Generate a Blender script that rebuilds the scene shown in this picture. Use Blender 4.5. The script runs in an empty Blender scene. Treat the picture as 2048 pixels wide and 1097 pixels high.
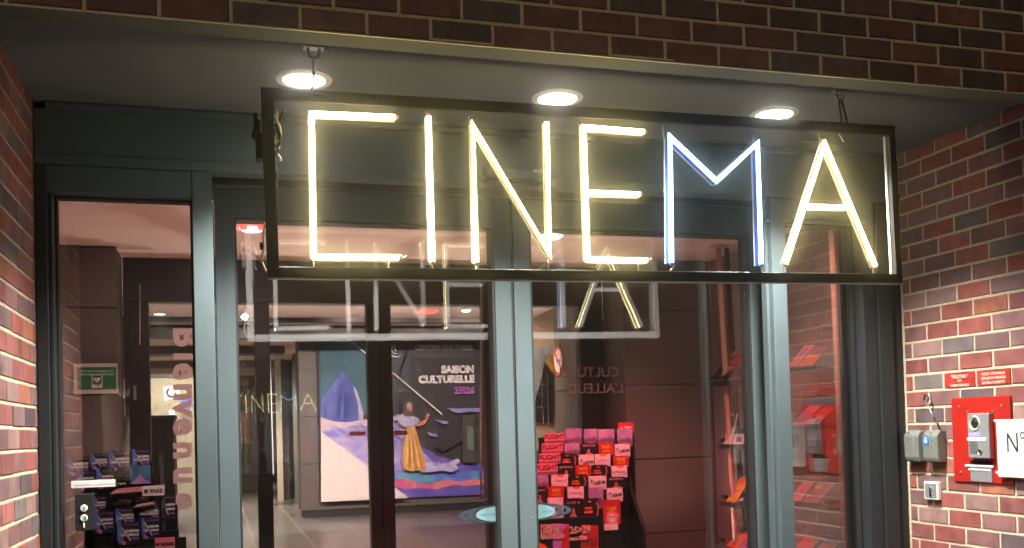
import bpy, bmesh, math, random
from mathutils import Vector, Matrix
random.seed(7)
S = bpy.context.scene
COL = S.collection
R = math.radians
# ---------------------------------------------------------------- camera
FPX, CX, CY = 1968.09, 1024.0, 809.83          # focal length and principal point in the photograph's pixels
EYE = Vector((0, 0, 1.5))
YAW, PITCH, ROLL = 0.2903, 0.0239, -0.0277
fw = Vector((math.sin(YAW)*math.cos(PITCH), math.cos(YAW)*math.cos(PITCH), math.sin(PITCH)))
rt = Vector((math.cos(YAW), -math.sin(YAW), 0)); up = rt.cross(fw)
RT = (math.cos(ROLL)*rt + math.sin(ROLL)*up).normalized()
UP = (-math.sin(ROLL)*rt + math.cos(ROLL)*up).normalized()
fw.normalize()
cam = bpy.data.cameras.new('camera'); camo = bpy.data.objects.new('camera', cam); COL.objects.link(camo)
camo.matrix_world = Matrix(((RT.x, UP.x, -fw.x, EYE.x), (RT.y, UP.y, -fw.y, EYE.y), (RT.z, UP.z, -fw.z, EYE.z), (0, 0, 0, 1)))
cam.sensor_width = 36; cam.sensor_fit = 'HORIZONTAL'
cam.lens = FPX/2048*36; cam.shift_x = 0; cam.shift_y = (CY-548.5)/2048
cam.clip_start = .05; cam.clip_end = 500
S.camera = camo
# ---------------------------------------------------------------- sky, street glow, exposure
W = bpy.data.worlds.new('World'); S.world = W; W.use_nodes = True
nt = W.node_tree; bg = nt.nodes['Background']
sky = nt.nodes.new('ShaderNodeTexSky'); sky.sky_type = 'NISHITA'; sky.sun_disc = False
sky.sun_elevation = R(-4); sky.sun_rotation = R(200)
nt.links.new(sky.outputs[0], bg.inputs[0]); bg.inputs[1].default_value = .0012
sl = bpy.data.lights.new('street_glow', 'SUN'); sl.energy = .66; sl.angle = R(12); sl.color = (1, .74, .50)
slo = bpy.data.objects.new('street_glow', sl); COL.objects.link(slo); slo.rotation_euler = (R(48), 0, R(-28))
S.view_settings.view_transform = 'Standard'; S.view_settings.look = 'None'
S.view_settings.exposure = 0; S.view_settings.gamma = 1
S.render.engine = 'CYCLES'
cy = S.cycles
cy.max_bounces = 7; cy.diffuse_bounces = 3; cy.glossy_bounces = 4; cy.transmission_bounces = 2
cy.transparent_max_bounces = 40; cy.volume_bounces = 0; cy.use_denoising = True
cy.caustics_reflective = False; cy.caustics_refractive = False; cy.sample_clamp_indirect = 6

# ---------------------------------------------------------------- helpers
def hit(u, v, n, d):
    """the point of the world plane n.p = d seen at photograph pixel (u, v)"""
    w = fw + (u-CX)/FPX*RT - (v-CY)/FPX*UP
    n = Vector(n)
    return EYE + w*((d - n.dot(EYE))/n.dot(w))
def onY(u, v, y): return hit(u, v, (0, 1, 0), y)
def onX(u, v, x): return hit(u, v, (1, 0, 0), x)
def onZ(u, v, z): return hit(u, v, (0, 0, 1), z)
WLOC = {}
def tag(o, label=None, cat=None, group=None, kind=None):
    if label: o['label'] = label
    if cat: o['category'] = cat
    if group: o['group'] = group
    if kind: o['kind'] = kind
    return o
def thing(name, loc, label, cat, group=None):
    o = bpy.data.objects.new(name, None); COL.objects.link(o)
    o.location = loc; o.empty_display_size = .1; WLOC[o.name] = Vector(loc)
    return tag(o, label, cat, group)
def link(name, me, parent=None, mat=None):
    o = bpy.data.objects.new(name, me); COL.objects.link(o)
    base = WLOC.get(parent.name, Vector((0, 0, 0))) if parent else Vector((0, 0, 0))
    if parent:
        o.parent = parent
        me.transform(Matrix.Translation(-base))
        WLOC[o.name] = base
    return o
class MB:
    def __init__(s): s.v = []; s.f = []; s.mi = []; s.sm = []
    def add(s, vs, fs, mi=0, smooth=False):
        b = len(s.v); s.v += [tuple(p) for p in vs]
        for f in fs: s.f.append(tuple(b+i for i in f)); s.mi.append(mi); s.sm.append(smooth)
        return s
    def box(s, x0, x1, y0, y1, z0, z1, mi=0):
        x0, x1 = sorted((x0, x1)); y0, y1 = sorted((y0, y1)); z0, z1 = sorted((z0, z1))
        return s.add([(x0,y0,z0),(x1,y0,z0),(x1,y1,z0),(x0,y1,z0),(x0,y0,z1),(x1,y0,z1),(x1,y1,z1),(x0,y1,z1)],
              [(0,3,2,1),(4,5,6,7),(0,1,5,4),(1,2,6,5),(2,3,7,6),(3,0,4,7)], mi)
    def slab(s, pts, off, mi=0):
        """polygon pts (3-D, coplanar) extruded by vector off"""
        n = len(pts); off = Vector(off); P = [Vector(p) for p in pts]
        nrm = Vector((0, 0, 0))
        for i in range(n): nrm += P[i].cross(P[(i+1) % n])
        if nrm.dot(off) > 0: P.reverse()
        fs = [tuple(range(n)), tuple(range(2*n-1, n-1, -1))] + [((i+1) % n, i, n+i, n+(i+1) % n) for i in range(n)]
        return s.add(P+[p+off for p in P], fs, mi)
    def tube(s, pts, r, n=10, mi=0, closed=False, flat=1.0):
        P = [Vector(p) for p in pts]; m = len(P); vs = []; ring = []
        prev = None
        for i, p in enumerate(P):
            if closed: t = (P[(i+1) % m]-P[i-1]).normalized()
            else: t = ((P[min(i+1, m-1)]-p).normalized() + (p-P[max(i-1, 0)]).normalized()).normalized()
            a = prev if prev is not None else (Vector((0, 1, 0)) if abs(t.y) < .9 else Vector((1, 0, 0)))
            a = (a - t*a.dot(t)).normalized(); b = t.cross(a); prev = a
            rr = r[i] if isinstance(r, (list, tuple)) else r
            k = 1.0
            if 0 < i < m-1 or closed:
                c = (P[(i+1) % m]-p).normalized().dot((p-P[i-1]).normalized()); k = 1/max(.5, math.sqrt(max(.05, (1+c)/2)))
            for j in range(n):
                an = 2*math.pi*j/n
                vs.append(p + a*rr*flat*math.cos(an) + b*rr*k*math.sin(an))
        fs = []
        for i in range(m if closed else m-1):
            for j in range(n):
                a0 = i*n+j; a1 = i*n+(j+1) % n; b0 = ((i+1) % m)*n+j; b1 = ((i+1) % m)*n+(j+1) % n
                fs.append((a0, a1, b1, b0))
        if not closed: fs += [tuple(range(n-1, -1, -1)), tuple(range((m-1)*n, m*n))]
        return s.add(vs, fs, mi, True)
    def disc(s, c, ax, r0, r1, h0, h1, n=40, mi=0):
        """ring/disc profile: from radius r0 at height h0 to r1 at h1 along ax"""
        ax = Vector(ax).normalized(); a = ax.orthogonal().normalized(); b = ax.cross(a); c = Vector(c)
        vs = [c+ax*h+(a*math.cos(t)+b*math.sin(t))*r for r, h in ((r0, h0), (r1, h1)) for t in [2*math.pi*j/n for j in range(n)]]
        return s.add(vs, [(j, (j+1) % n, n+(j+1) % n, n+j) for j in range(n)], mi, True)
    def cap(s, c, ax, r, h, n=40, mi=0):
        ax = Vector(ax).normalized(); a = ax.orthogonal().normalized(); b = ax.cross(a); c = Vector(c)
        return s.add([c+ax*h+(a*math.cos(2*math.pi*j/n)+b*math.sin(2*math.pi*j/n))*r for j in range(n)], [tuple(range(n))], mi)
    def cyl(s, c, ax, r, h, n=28, mi=0):
        s.disc(c, ax, r, r, 0, h, n, mi); s.cap(c, ax, r, h, n, mi); return s.cap(c, ax, r, 0, n, mi)
    def build(s, name, mats, parent=None, bevel=0, seg=2):
        me = bpy.data.meshes.new(name); me.from_pydata(s.v, [], s.f)
        for m in (mats if isinstance(mats, (list, tuple)) else [mats]): me.materials.append(m)
        for p, mi, sm in zip(me.polygons, s.mi, s.sm): p.material_index = mi; p.use_smooth = sm
        me.update()
        o = link(name, me, parent)
        if bevel:
            b = o.modifiers.new('bevel', 'BEVEL'); b.width = bevel; b.segments = seg; b.limit_method = 'ANGLE'
        return o
def text(name, body, origin, xd, upd, size, mat, parent, depth=.002, align='LEFT', bold=0.0, mirror=False, squeeze=1.0, line=1.0):
    cu = bpy.data.curves.new('lettering', 'FONT'); cu.body = body; cu.size = size; cu.extrude = depth/2
    cu.align_x = align; cu.offset = bold; cu.resolution_u = 3; cu.space_line = line
    tmp = bpy.data.objects.new('lettering_curve', cu); COL.objects.link(tmp)
    dg = bpy.context.evaluated_depsgraph_get(); dg.update()
    me = bpy.data.meshes.new_from_object(tmp.evaluated_get(dg))
    bpy.data.objects.remove(tmp); bpy.data.curves.remove(cu)
    xd = Vector(xd).normalized(); upd = Vector(upd).normalized(); n = xd.cross(upd)
    M = Matrix(((xd.x, upd.x, n.x, origin[0]), (xd.y, upd.y, n.y, origin[1]), (xd.z, upd.z, n.z, origin[2]), (0, 0, 0, 1)))
    me.transform(M @ Matrix.Diagonal((squeeze*(-1 if mirror else 1), 1, 1, 1)))
    if mirror: me.flip_normals()
    me.materials.clear(); me.materials.append(mat)
    return link(name, me, parent)

# ---------------------------------------------------------------- materials
def newmat(name):
    m = bpy.data.materials.new(name); m.use_nodes = True
    return m, m.node_tree, m.node_tree.nodes['Principled BSDF']
def mat(name, col, rough=.5, metal=0, noise=.08, scale=8, bump=.0, bscale=200, coat=0, spec=.5, stretch=None):
    m, t, b = newmat(name)
    b.inputs['Metallic'].default_value = metal; b.inputs['Specular IOR Level'].default_value = spec
    b.inputs['Coat Weight'].default_value = coat
    tc = t.nodes.new('ShaderNodeTexCoord'); mp = t.nodes.new('ShaderNodeMapping')
    t.links.new(tc.outputs['Object'], mp.inputs[0])
    if stretch: mp.inputs['Scale'].default_value = stretch
    n = t.nodes.new('ShaderNodeTexNoise'); n.inputs['Scale'].default_value = scale; n.inputs['Detail'].default_value = 6
    t.links.new(mp.outputs[0], n.inputs['Vector'])
    r = t.nodes.new('ShaderNodeMapRange'); r.inputs[1].default_value = .3; r.inputs[2].default_value = .7
    r.inputs[3].default_value = 1-noise; r.inputs[4].default_value = 1+noise
    t.links.new(n.outputs[0], r.inputs[0])
    mx = t.nodes.new('ShaderNodeVectorMath'); mx.operation = 'SCALE'; mx.inputs[0].default_value = col[:3]
    t.links.new(r.outputs[0], mx.inputs['Scale']); t.links.new(mx.outputs[0], b.inputs['Base Color'])
    r2 = t.nodes.new('ShaderNodeMapRange'); r2.inputs[1].default_value = .3; r2.inputs[2].default_value = .7
    r2.inputs[3].default_value = rough*.85; r2.inputs[4].default_value = min(1, rough*1.15)
    t.links.new(n.outputs[0], r2.inputs[0]); t.links.new(r2.outputs[0], b.inputs['Roughness'])
    if bump:
        n2 = t.nodes.new('ShaderNodeTexNoise'); n2.inputs['Scale'].default_value = bscale; n2.inputs['Detail'].default_value = 4
        t.links.new(mp.outputs[0], n2.inputs['Vector'])
        bp = t.nodes.new('ShaderNodeBump'); bp.inputs['Strength'].default_value = bump; bp.inputs['Distance'].default_value = .002
        t.links.new(n2.outputs[0], bp.inputs['Height']); t.links.new(bp.outputs[0], b.inputs['Normal'])
    return m
def emit(name, col, strength, base=(.6, .6, .6)):
    m, t, b = newmat(name)
    b.inputs['Base Color'].default_value = (*base, 1); b.inputs['Emission Color'].default_value = (*col, 1)
    b.inputs['Emission Strength'].default_value = strength
    return m
def glassmat(name, f0=.05, tint=(1, 1, 1), smudge=.0):
    m = bpy.data.materials.new(name); m.use_nodes = True; t = m.node_tree; t.nodes.clear()
    out = t.nodes.new('ShaderNodeOutputMaterial'); mix = t.nodes.new('ShaderNodeMixShader')
    tr = t.nodes.new('ShaderNodeBsdfTransparent'); tr.inputs[0].default_value = (*tint, 1)
    gl = t.nodes.new('ShaderNodeBsdfGlossy'); gl.inputs['Roughness'].default_value = smudge
    g = t.nodes.new('ShaderNodeNewGeometry'); d = t.nodes.new('ShaderNodeVectorMath'); d.operation = 'DOT_PRODUCT'
    t.links.new(g.outputs['Incoming'], d.inputs[0]); t.links.new(g.outputs['Normal'], d.inputs[1])
    def mth(op, a, bb=None):
        n = t.nodes.new('ShaderNodeMath'); n.operation = op
        for i, q in enumerate((a, bb)):
            if q is None: continue
            if isinstance(q, (int, float)): n.inputs[i].default_value = q
            else: t.links.new(q, n.inputs[i])
        return n.outputs[0]
    tc = t.nodes.new('ShaderNodeTexCoord'); wn = t.nodes.new('ShaderNodeTexNoise'); wn.inputs['Scale'].default_value = 2.6; wn.inputs['Detail'].default_value = 2
    t.links.new(tc.outputs['Object'], wn.inputs['Vector']); wb = t.nodes.new('ShaderNodeBump'); wb.inputs['Strength'].default_value = .02; wb.inputs['Distance'].default_value = .02
    t.links.new(wn.outputs[0], wb.inputs['Height']); t.links.new(wb.outputs[0], gl.inputs['Normal'])
    c = mth('ABSOLUTE', d.outputs['Value']); c = mth('SUBTRACT', 1.0, c); c = mth('POWER', c, 5.0)
    c = mth('MULTIPLY_ADD', c, 1-f0); c.node.inputs[2].default_value = f0
    t.links.new(c, mix.inputs[0]); t.links.new(tr.outputs[0], mix.inputs[1]); t.links.new(gl.outputs[0], mix.inputs[2])
    t.links.new(mix.outputs[0], out.inputs[0])
    return m
def brickmat():
    m, t, b = newmat('clay_brick')
    at = t.nodes.new('ShaderNodeAttribute'); at.attribute_name = 'brick_tone'
    tc = t.nodes.new('ShaderNodeTexCoord')
    n = t.nodes.new('ShaderNodeTexNoise'); n.inputs['Scale'].default_value = 14; n.inputs['Detail'].default_value = 7; n.inputs['Roughness'].default_value = .62
    t.links.new(tc.outputs['Object'], n.inputs['Vector'])
    r = t.nodes.new('ShaderNodeValToRGB'); r.color_ramp.elements[0].position = .3; r.color_ramp.elements[1].position = .7
    r.color_ramp.elements[0].color = (.66, .62, .66, 1); r.color_ramp.elements[1].color = (1.25, 1.16, 1.10, 1)
    t.links.new(n.outputs[0], r.inputs[0])
    mx = t.nodes.new('ShaderNodeVectorMath'); mx.operation = 'MULTIPLY'
    t.links.new(at.outputs['Color'], mx.inputs[0]); t.links.new(r.outputs[0], mx.inputs[1])
    # pale lime bloom and dark kiln stains in patches
    n3 = t.nodes.new('ShaderNodeTexNoise'); n3.inputs['Scale'].default_value = 26; n3.inputs['Detail'].default_value = 8; n3.inputs['Roughness'].default_value = .7
    t.links.new(tc.outputs['Object'], n3.inputs['Vector'])
    r3 = t.nodes.new('ShaderNodeMapRange'); r3.inputs[1].default_value = .6; r3.inputs[2].default_value = .82; r3.inputs[3].default_value = 0; r3.inputs[4].default_value = .5
    t.links.new(n3.outputs[0], r3.inputs[0])
    m2 = t.nodes.new('ShaderNodeMix'); m2.data_type = 'RGBA'; m2.inputs['B'].default_value = (.42, .34, .32, 1)
    t.links.new(r3.outputs[0], m2.inputs['Factor']); t.links.new(mx.outputs[0], m2.inputs['A'])
    n4 = t.nodes.new('ShaderNodeTexNoise'); n4.inputs['Scale'].default_value = 9; n4.inputs['Detail'].default_value = 5
    mp = t.nodes.new('ShaderNodeMapping'); mp.inputs['Location'].default_value = (5, 3, 8); t.links.new(tc.outputs['Object'], mp.inputs[0]); t.links.new(mp.outputs[0], n4.inputs['Vector'])
    r4 = t.nodes.new('ShaderNodeMapRange'); r4.inputs[1].default_value = .58; r4.inputs[2].default_value = .75; r4.inputs[3].default_value = 0; r4.inputs[4].default_value = .6
    t.links.new(n4.outputs[0], r4.inputs[0])
    m3 = t.nodes.new('ShaderNodeMix'); m3.data_type = 'RGBA'; m3.inputs['B'].default_value = (.055, .045, .05, 1)
    t.links.new(r4.outputs[0], m3.inputs['Factor']); t.links.new(m2.outputs['Result'], m3.inputs['A'])
    t.links.new(m3.outputs['Result'], b.inputs['Base Color'])
    b.inputs['Roughness'].default_value = .55; b.inputs['Specular IOR Level'].default_value = .35
    n2 = t.nodes.new('ShaderNodeTexNoise'); n2.inputs['Scale'].default_value = 140; n2.inputs['Detail'].default_value = 6
    t.links.new(tc.outputs['Object'], n2.inputs['Vector'])
    bp = t.nodes.new('ShaderNodeBump'); bp.inputs['Strength'].default_value = .5; bp.inputs['Distance'].default_value = .002
    t.links.new(n2.outputs[0], bp.inputs['Height']); t.links.new(bp.outputs[0], b.inputs['Normal'])
    return m
M = dict(
    brick=brickmat(),
    mortar=mat('mortar', (.58, .51, .36), .95, noise=.14, scale=30, bump=.8, bscale=300),
    soffit=mat('soffit_render', (.112, .118, .120), .9, noise=.05, scale=5, bump=.3, bscale=260),
    trim=mat('pale_metal_trim', (.42, .37, .24), .5, .3),
    frame=mat('blue_grey_coated_aluminium', (.070, .096, .105), .42, 0, noise=.07, scale=3, bump=.12, bscale=900, spec=.35),
    framedark=mat('dark_and_shade_toned_aluminium', (.018, .023, .026), .5, 0, noise=.06, scale=4, bump=.06, bscale=700),
    gasket=mat('rubber_gasket', (.012, .012, .013), .6),
    glass=glassmat('door_glass', .14), glassin=glassmat('inner_glass', .05),
    black=mat('black_painted_steel', (.018, .016, .012), .5, noise=.15, scale=12, bump=.15),
    blackp=mat('black_plastic', (.008, .008, .009), .5, spec=.25),
    backwhite=mat('white_metal_back', (.86, .86, .88), .42, .0, noise=.10, scale=20),
    neon=emit('lit_warm_neon_tube', (1.0, .83, .38), 28), neonblue=emit('lit_cool_neon_tube', (.50, .74, 1.0), 12),
    jacket=mat('yellow_tube_jacket', (.80, .62, .10), .35), jacketblue=mat('blue_tube_jacket', (.03, .10, .55), .3),
    steel=mat('galvanised_steel', (.50, .50, .48), .35, .8), cable=mat('black_cable', (.012, .012, .012), .35),
    cream=mat('cream_cable', (.62, .52, .34), .5), ring=mat('cream_lamp_ring', (.62, .54, .42), .45),
    lamp=emit('lit_downlight_lens', (1, .97, .92), 20),
    redplate=mat('red_painted_plate', (.38, .018, .012), .32, noise=.08, scale=20, coat=.3),
    greyplastic=mat('grey_key_safe_plastic', (.155, .17, .155), .5, noise=.06, scale=30, bump=.3, bscale=500),
    alum=mat('satin_aluminium', (.40, .41, .43), .4, .55, noise=.05, scale=10), white=mat('white_plastic', (.80, .80, .78), .4, noise=.02),
    lilac=mat('lilac_label', (.34, .30, .72), .4), bluedot=mat('blue_badge', (.03, .20, .60), .35),
    ink=mat('black_ink', (.02, .02, .025), .6), greyink=mat('grey_ink', (.22, .22, .22), .6), whiteink=mat('white_ink', (.80, .76, .74), .6),
    plaque=mat('red_enamel_brick', (.34, .035, .03), .3, noise=.3, scale=18, coat=.3), plaquetext=mat('worn_cream_lettering', (.72, .45, .36), .6, noise=.3, scale=200),
    lens=mat('camera_lens', (.03, .03, .025), .1, .2, coat=1), lensring=mat('cream_lens_ring', (.55, .52, .42), .4),
    floor=None)

# ---------------------------------------------------------------- main measures (metres)
XL, XR, YF, YD = -.638, 3.158, 2.974, 3.97
ZS, ZSOF, ZF = 2.714, 2.765, .31       # lintel underside, soffit, floor
CRS, PIT, J = .07716, .2, .0115
PALETTE = [((.30,.10,.088),4), ((.26,.10,.095),5), ((.235,.125,.125),5), ((.19,.12,.125),4), ((.12,.095,.105),3), ((.165,.145,.145),2), ((.35,.14,.09),1), ((.28,.18,.17),3), ((.34,.13,.12),2)]
UNLIT_TONE = [0]
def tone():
    if UNLIT_TONE[0]:
        c = random.choice(((.18,.105,.085), (.15,.10,.085), (.19,.10,.08), (.13,.095,.085), (.115,.10,.095), (.20,.11,.09))); k = random.uniform(.85, 1.12)  # browns dulled to put the unlit look into the brick colour
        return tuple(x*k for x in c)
    r = random.random()*sum(w for _, w in PALETTE)
    for c, w in PALETTE:
        r -= w
        if r < 0: break
    k = random.uniform(.85, 1.15); return tuple(x*k for x in c)
def brick_field(a0, a1, z0, z1, zref, phase, place, skip=(), end0=0, end1=0):
    """bricks of a face: a runs along the wall, place(a, depth, z) gives the point"""
    vs, fs, cols = [], [], []
    k0 = math.floor((z0-zref)/CRS)-1; k1 = math.ceil((z1-zref)/CRS)+1
    for k in range(k0, k1):
        b0, b1 = zref+k*CRS+J/2, zref+(k+1)*CRS-J/2
        b0, b1 = max(b0, z0), min(b1, z1)
        if b1-b0 < .008: continue
        ph = phase[k % 2]
        i0 = math.floor((a0-ph)/PIT)-1
        for i in range(i0, i0+int((a1-a0)/PIT)+4):
            l, r = ph+i*PIT+J/2, ph+(i+1)*PIT-J/2
            l, r = max(l, a0), min(r, a1)
            if r-l < .012: continue
            c = tone(); mid = ((l+r)/2, (b0+b1)/2)
            if any(s0 < mid[0] < s1 and t0 < mid[1] < t1 for s0, s1, t0, t1 in skip): continue
            jx = lambda: random.uniform(-.0011, .0011)
            d = random.uniform(-.0012, .0008); e = .0022; b = len(vs)
            l += jx(); r += jx(); c0 = b0+jx(); c1 = b1+jx()
            for (aa, zz, dd) in ((l, c0, .012), (r, c0, .012), (r, c1, .012), (l, c1, .012), (l, c0, d+e), (r, c0, d+e), (r, c1, d+e), (l, c1, d+e),
                                 (l+e, c0+e, d), (r-e, c0+e, d), (r-e, c1-e, d), (l+e, c1-e, d)):
                vs.append(place(aa, dd, zz))
            for q in range(4):
                w = (q+1) % 4
                fs.append((b+q, b+w, b+4+w, b+4+q)); fs.append((b+4+q, b+4+w, b+8+w, b+8+q))
            fs.append((b+8, b+9, b+10, b+11)); cols += [c]*9
    return vs, fs, cols
def brick_wall(name, label, fields, core):
    t = thing(name, (core[0][0], core[0][2], core[0][4]), label, 'brick wall')
    vs, fs, cols = [], [], []
    for f in fields:
        a, b, c = brick_field(**f); o = len(vs)
        vs += a; fs += [tuple(i+o for i in q) for q in b]; cols += c
    me = bpy.data.meshes.new('brickwork'); me.from_pydata(vs, [], fs)
    bm = bmesh.new(); bm.from_mesh(me); bmesh.ops.recalc_face_normals(bm, faces=bm.faces); bm.to_mesh(me); bm.free()
    at = me.color_attributes.new('brick_tone', 'FLOAT_COLOR', 'CORNER')
    for p, c in zip(me.polygons, cols):
        for li in p.loop_indices: at.data[li].color = (*c, 1)
    me.materials.append(M['brick']); link('brickwork', me, t)
    m = MB()
    for c in core: m.box(*c)
    m.build('mortar', M['mortar'], t)
    return t
MD = .0035     # mortar recess
# right reveal: plane x = XR, seen from -x; brick phases measured on the photograph
brick_wall('brick_wall', 'tall red and plum brick side wall with cream joints carrying the intercom, right of the doors',
    [dict(a0=YF, a1=3.972, z0=ZF, z1=ZSOF, zref=2.7023, phase=(3.921, 3.817), place=lambda a, d, z: (XR+d, a, z),
          skip=((3.5, 3.7, 1.63, 1.69), (3.3, 3.5, 1.63, 1.69))),
     dict(a0=XR, a1=XR+1.4, z0=ZF, z1=4.4, zref=2.7023, phase=(.459, .559), place=lambda a, d, z: (a, YF+d, z))],
    [(XR+MD, XR+1.4, YF+MD, 4.12, ZF, ZSOF), (XR+MD, XR+1.4, YF+MD, 4.12, ZSOF+.002, 4.4)])
brick_wall('brick_wall', 'narrow red and plum brick side wall with cream joints at the left edge of the doors',
    [dict(a0=YF, a1=3.972, z0=ZF, z1=ZSOF, zref=2.7042, phase=(3.831, 3.926), place=lambda a, d, z: (XL-d, a, z)),
     dict(a0=XL-1.4, a1=XL, z0=ZF, z1=4.4, zref=2.7042, phase=(.459, .559), place=lambda a, d, z: (a, YF+d, z))],
    [(XL-1.4, XL-MD, YF+MD, 4.12, ZF, ZSOF), (XL-1.4, XL-MD, YF+MD, 4.12, ZSOF+.002, 4.4)])
UNLIT_TONE[0] = 1
t = brick_wall('brick_wall', 'brick facade band in browns dulled to look unlit, above the soffit and the sign',
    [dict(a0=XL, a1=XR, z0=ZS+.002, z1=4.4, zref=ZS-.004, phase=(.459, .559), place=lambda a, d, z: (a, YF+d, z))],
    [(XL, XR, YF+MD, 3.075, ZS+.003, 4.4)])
UNLIT_TONE[0] = 0
m = MB(); m.box(XL+.001, XR-.001, YF-.0035, YF+.004, ZS-.0045, ZS)
m.build('lintel_angle', M['trim'], t)
m = MB(); m.box(XL+.001, XR-.001, YF+.0045, 3.075, ZS-.003, ZS+.0025)
m.build('lintel_soffit', mat('dark_lintel_render', (.062, .064, .058), .9, bump=.3), t)
m = MB()
for (u0, u1) in ((866, 985), (1222, 1345)):      # lifted slivers of mortar along the edge
    p, q = onY(u0, 90, YF), onY(u1, 90, YF)
    m.box(p.x, q.x, YF-.006, YF-.001, ZS+.0005, ZS+.006)
m.build('mortar_sliver', M['mortar'], t)
# soffit
m = MB(); m.box(XL, XR, 3.0802, 3.862, ZSOF, ZSOF+.05); m.box(XL, XR, 3.868, 4.1, ZSOF+.001, ZSOF+.06); m.box(XL, XR, 3.0755, 3.0800, ZS+.002, ZSOF+.05)
m.box(XL, XR, 3.86, 3.87, ZSOF+.052, ZSOF+.06, 1)
m.box(.02, .285, 3.224, 3.2255, ZSOF-.0012, ZSOF+.001, 2)
tag(m.build('soffit', [M['soffit'], M['gasket'], M['trim']]), kind='structure')
# pavement outside
paving = mat('paving_stone', (.10, .10, .095), .8, noise=.2, scale=5, bump=.4)
m = MB(); m.box(-9, 12, -7.7, 3.97, ZF-.2, ZF-.004); tag(m.build('ground', paving), kind='structure')

t = thing('opposite_shopfront', (2, -7.3, ZF), 'dark shopfront across the passage behind the viewer, mirrored faintly in the doors', 'shopfront')
dw = mat('dark_render_wall', (.05, .045, .04), .9, noise=.1)
m = MB(); m.box(-8.8, 11.8, -7.55, -7.3, ZF, 4.6); m.build('wall', dw, t)
m = MB(); m.box(-2.5, 5.0, -7.12, -7.10, .9, 3.6); m.build('window_pane', glassmat('shop_glass', .55), t)
m = MB(); m.box(-2.6, 5.1, -7.29, -7.08, 3.602, 3.7); m.box(-2.6, 5.1, -7.29, -7.08, .8, .898); m.box(-2.6, -2.502, -7.29, -7.08, .9, 3.6); m.box(5.002, 5.1, -7.29, -7.08, .9, 3.6); m.build('window_frame', M['framedark'], t, .004)
# ---------------------------------------------------------------- outer glazed frame
CHIPS = []
t = thing('door_frame', (XL, YD, ZF), 'blue grey aluminium entrance frame with tall transom panel around the glass doors', 'door frame')
m = MB()
m.box(XL+.002, XR-.002, 3.972, 4.10, 2.57, 2.738)
m.build('transom_panel', M['frame'], t, .002)
m = MB(); m.box(XL+.045, XR-.045, 3.958, 4.08, 2.7385, 2.762); m.build('top_rail', M['frame'], t, .003)
m = MB(); m.box(XL+.002, XR-.002, 3.966, 4.055, 2.53, 2.5685); m.build('lower_rail', M['frame'], t, .0015)
m = MB(); m.box(XL+.002, XR-.002, 4.104, 4.62, 2.60, 2.87); m.box(XL+.002, XR-.002, 4.303, 4.62, 2.5480, 2.5995); m.box(XL, XR, 4.105, 4.3, 2.875, 4.2); m.build('door_gear_casing', M['framedark'], t)
for a, b in ((-.593, -.082), (2.529, 3.0)):
    m = MB(); m.box(a, b, 3.975, 4.05, 2.43, 2.5285); m.build('pane_head', M['frame'], t, .0015)
for a, b, mm in ((XL+.002, -.594, 'framedark'), (-.081, -.006, 'frame'), (2.452, 2.526, 'frame'), (3.017, 3.096, 'framedark')):  # right jamb coloured dark for the grazing light it gets
    m = MB(); m.box(a, b, 3.97, 4.045, ZF, 2.5285 if mm == 'frame' else 2.5275); m.build('post', M[mm], t, .003)
m = MB(); m.box(2.943, 3.015, 3.982, 4.05, ZF, 2.526); m.box(3.098, XR-.002, 3.985, 4.05, ZF, 2.526)
m.box(-.592, -.579, 3.988, 4.05, ZF, 2.429)
m.build('jamb_strip', M['framedark'], t, .002)  # right strips also darkened in colour for grazing light
for a, b in ((-.075, -.0015), (2.583, 2.66)):
    m = MB(); m.box(a, b, 4.264, 4.30, ZF, 2.546); m.build('jamb_return', M['framedark'], t)
m = MB(); m.box(2.436, 2.4505, 4.0, 4.045, ZF, 2.5275); m.build('post_side_strip', M['frame'], t, .002)
for a, b in ((-.579, -.083), (2.528, 2.941)):
    m = MB(); w = .008
    m.box(a-.01, a+w, 4.046, 4.098, ZF, 2.435); m.box(b-w, b+.01, 4.046, 4.098, ZF, 2.435); m.box(a+w, b-w, 4.046, 4.098, 2.422, 2.44)
    m.build('gasket', M['gasket'], t)
    for y in (4.082, 4.106):
        g = MB(); g.box(a+w, b-w, y, y+.005, ZF, 2.424); g.build('glass_pane', M['glass'], t)
# screw heads and small fittings seen on the frame
for u, v in ((425, 403), (1536, 442)):
    p = onY(u, v, 3.969); m = MB(); m.cyl((p.x, 3.971, p.z), (0, -1, 0), .006, .004, 12)
    m.build('screw', M['steel'], t)
for (u, v, w, h) in ((425.5, 405, 1.0, 6), (1489, 585, .8, 9), (1062, 1035, 3.0, 1.6), (1026, 880, 1.2, 1.0)):
    yy = 3.968 if u < 430 else 4.259
    p, q = onY(u, v, yy), onY(u+w, v+h, yy); m = MB(); m.box(p.x, q.x, yy, yy+.0015, q.z, p.z); m.build('paint_chip', M['alum'], t) if u < 430 else CHIPS.append((p, q, yy))
t = thing('motion_sensor', onY(1045, 360, 3.93), 'grey rounded door sensor on the transom behind the sign letter N', 'sensor')
m = MB(); p = onY(965, 352, 3.94); q = onY(1088, 362, 3.94)
m.box(p.x, q.x, 3.915, 3.972, 2.545, 2.60); m.build('casing', M['frame'], t, .022, 5)
m = MB(); m.box(p.x+.01, q.x-.01, 3.922, 3.97, 2.5335, 2.546); m.build('lens_strip', M['framedark'], t, .006)
text('lettering', 'RECORD', (q.x-.055, 3.9135, 2.575), (1,0,0), (0,0,1), .018, M['whiteink'], t, .001)

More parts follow.
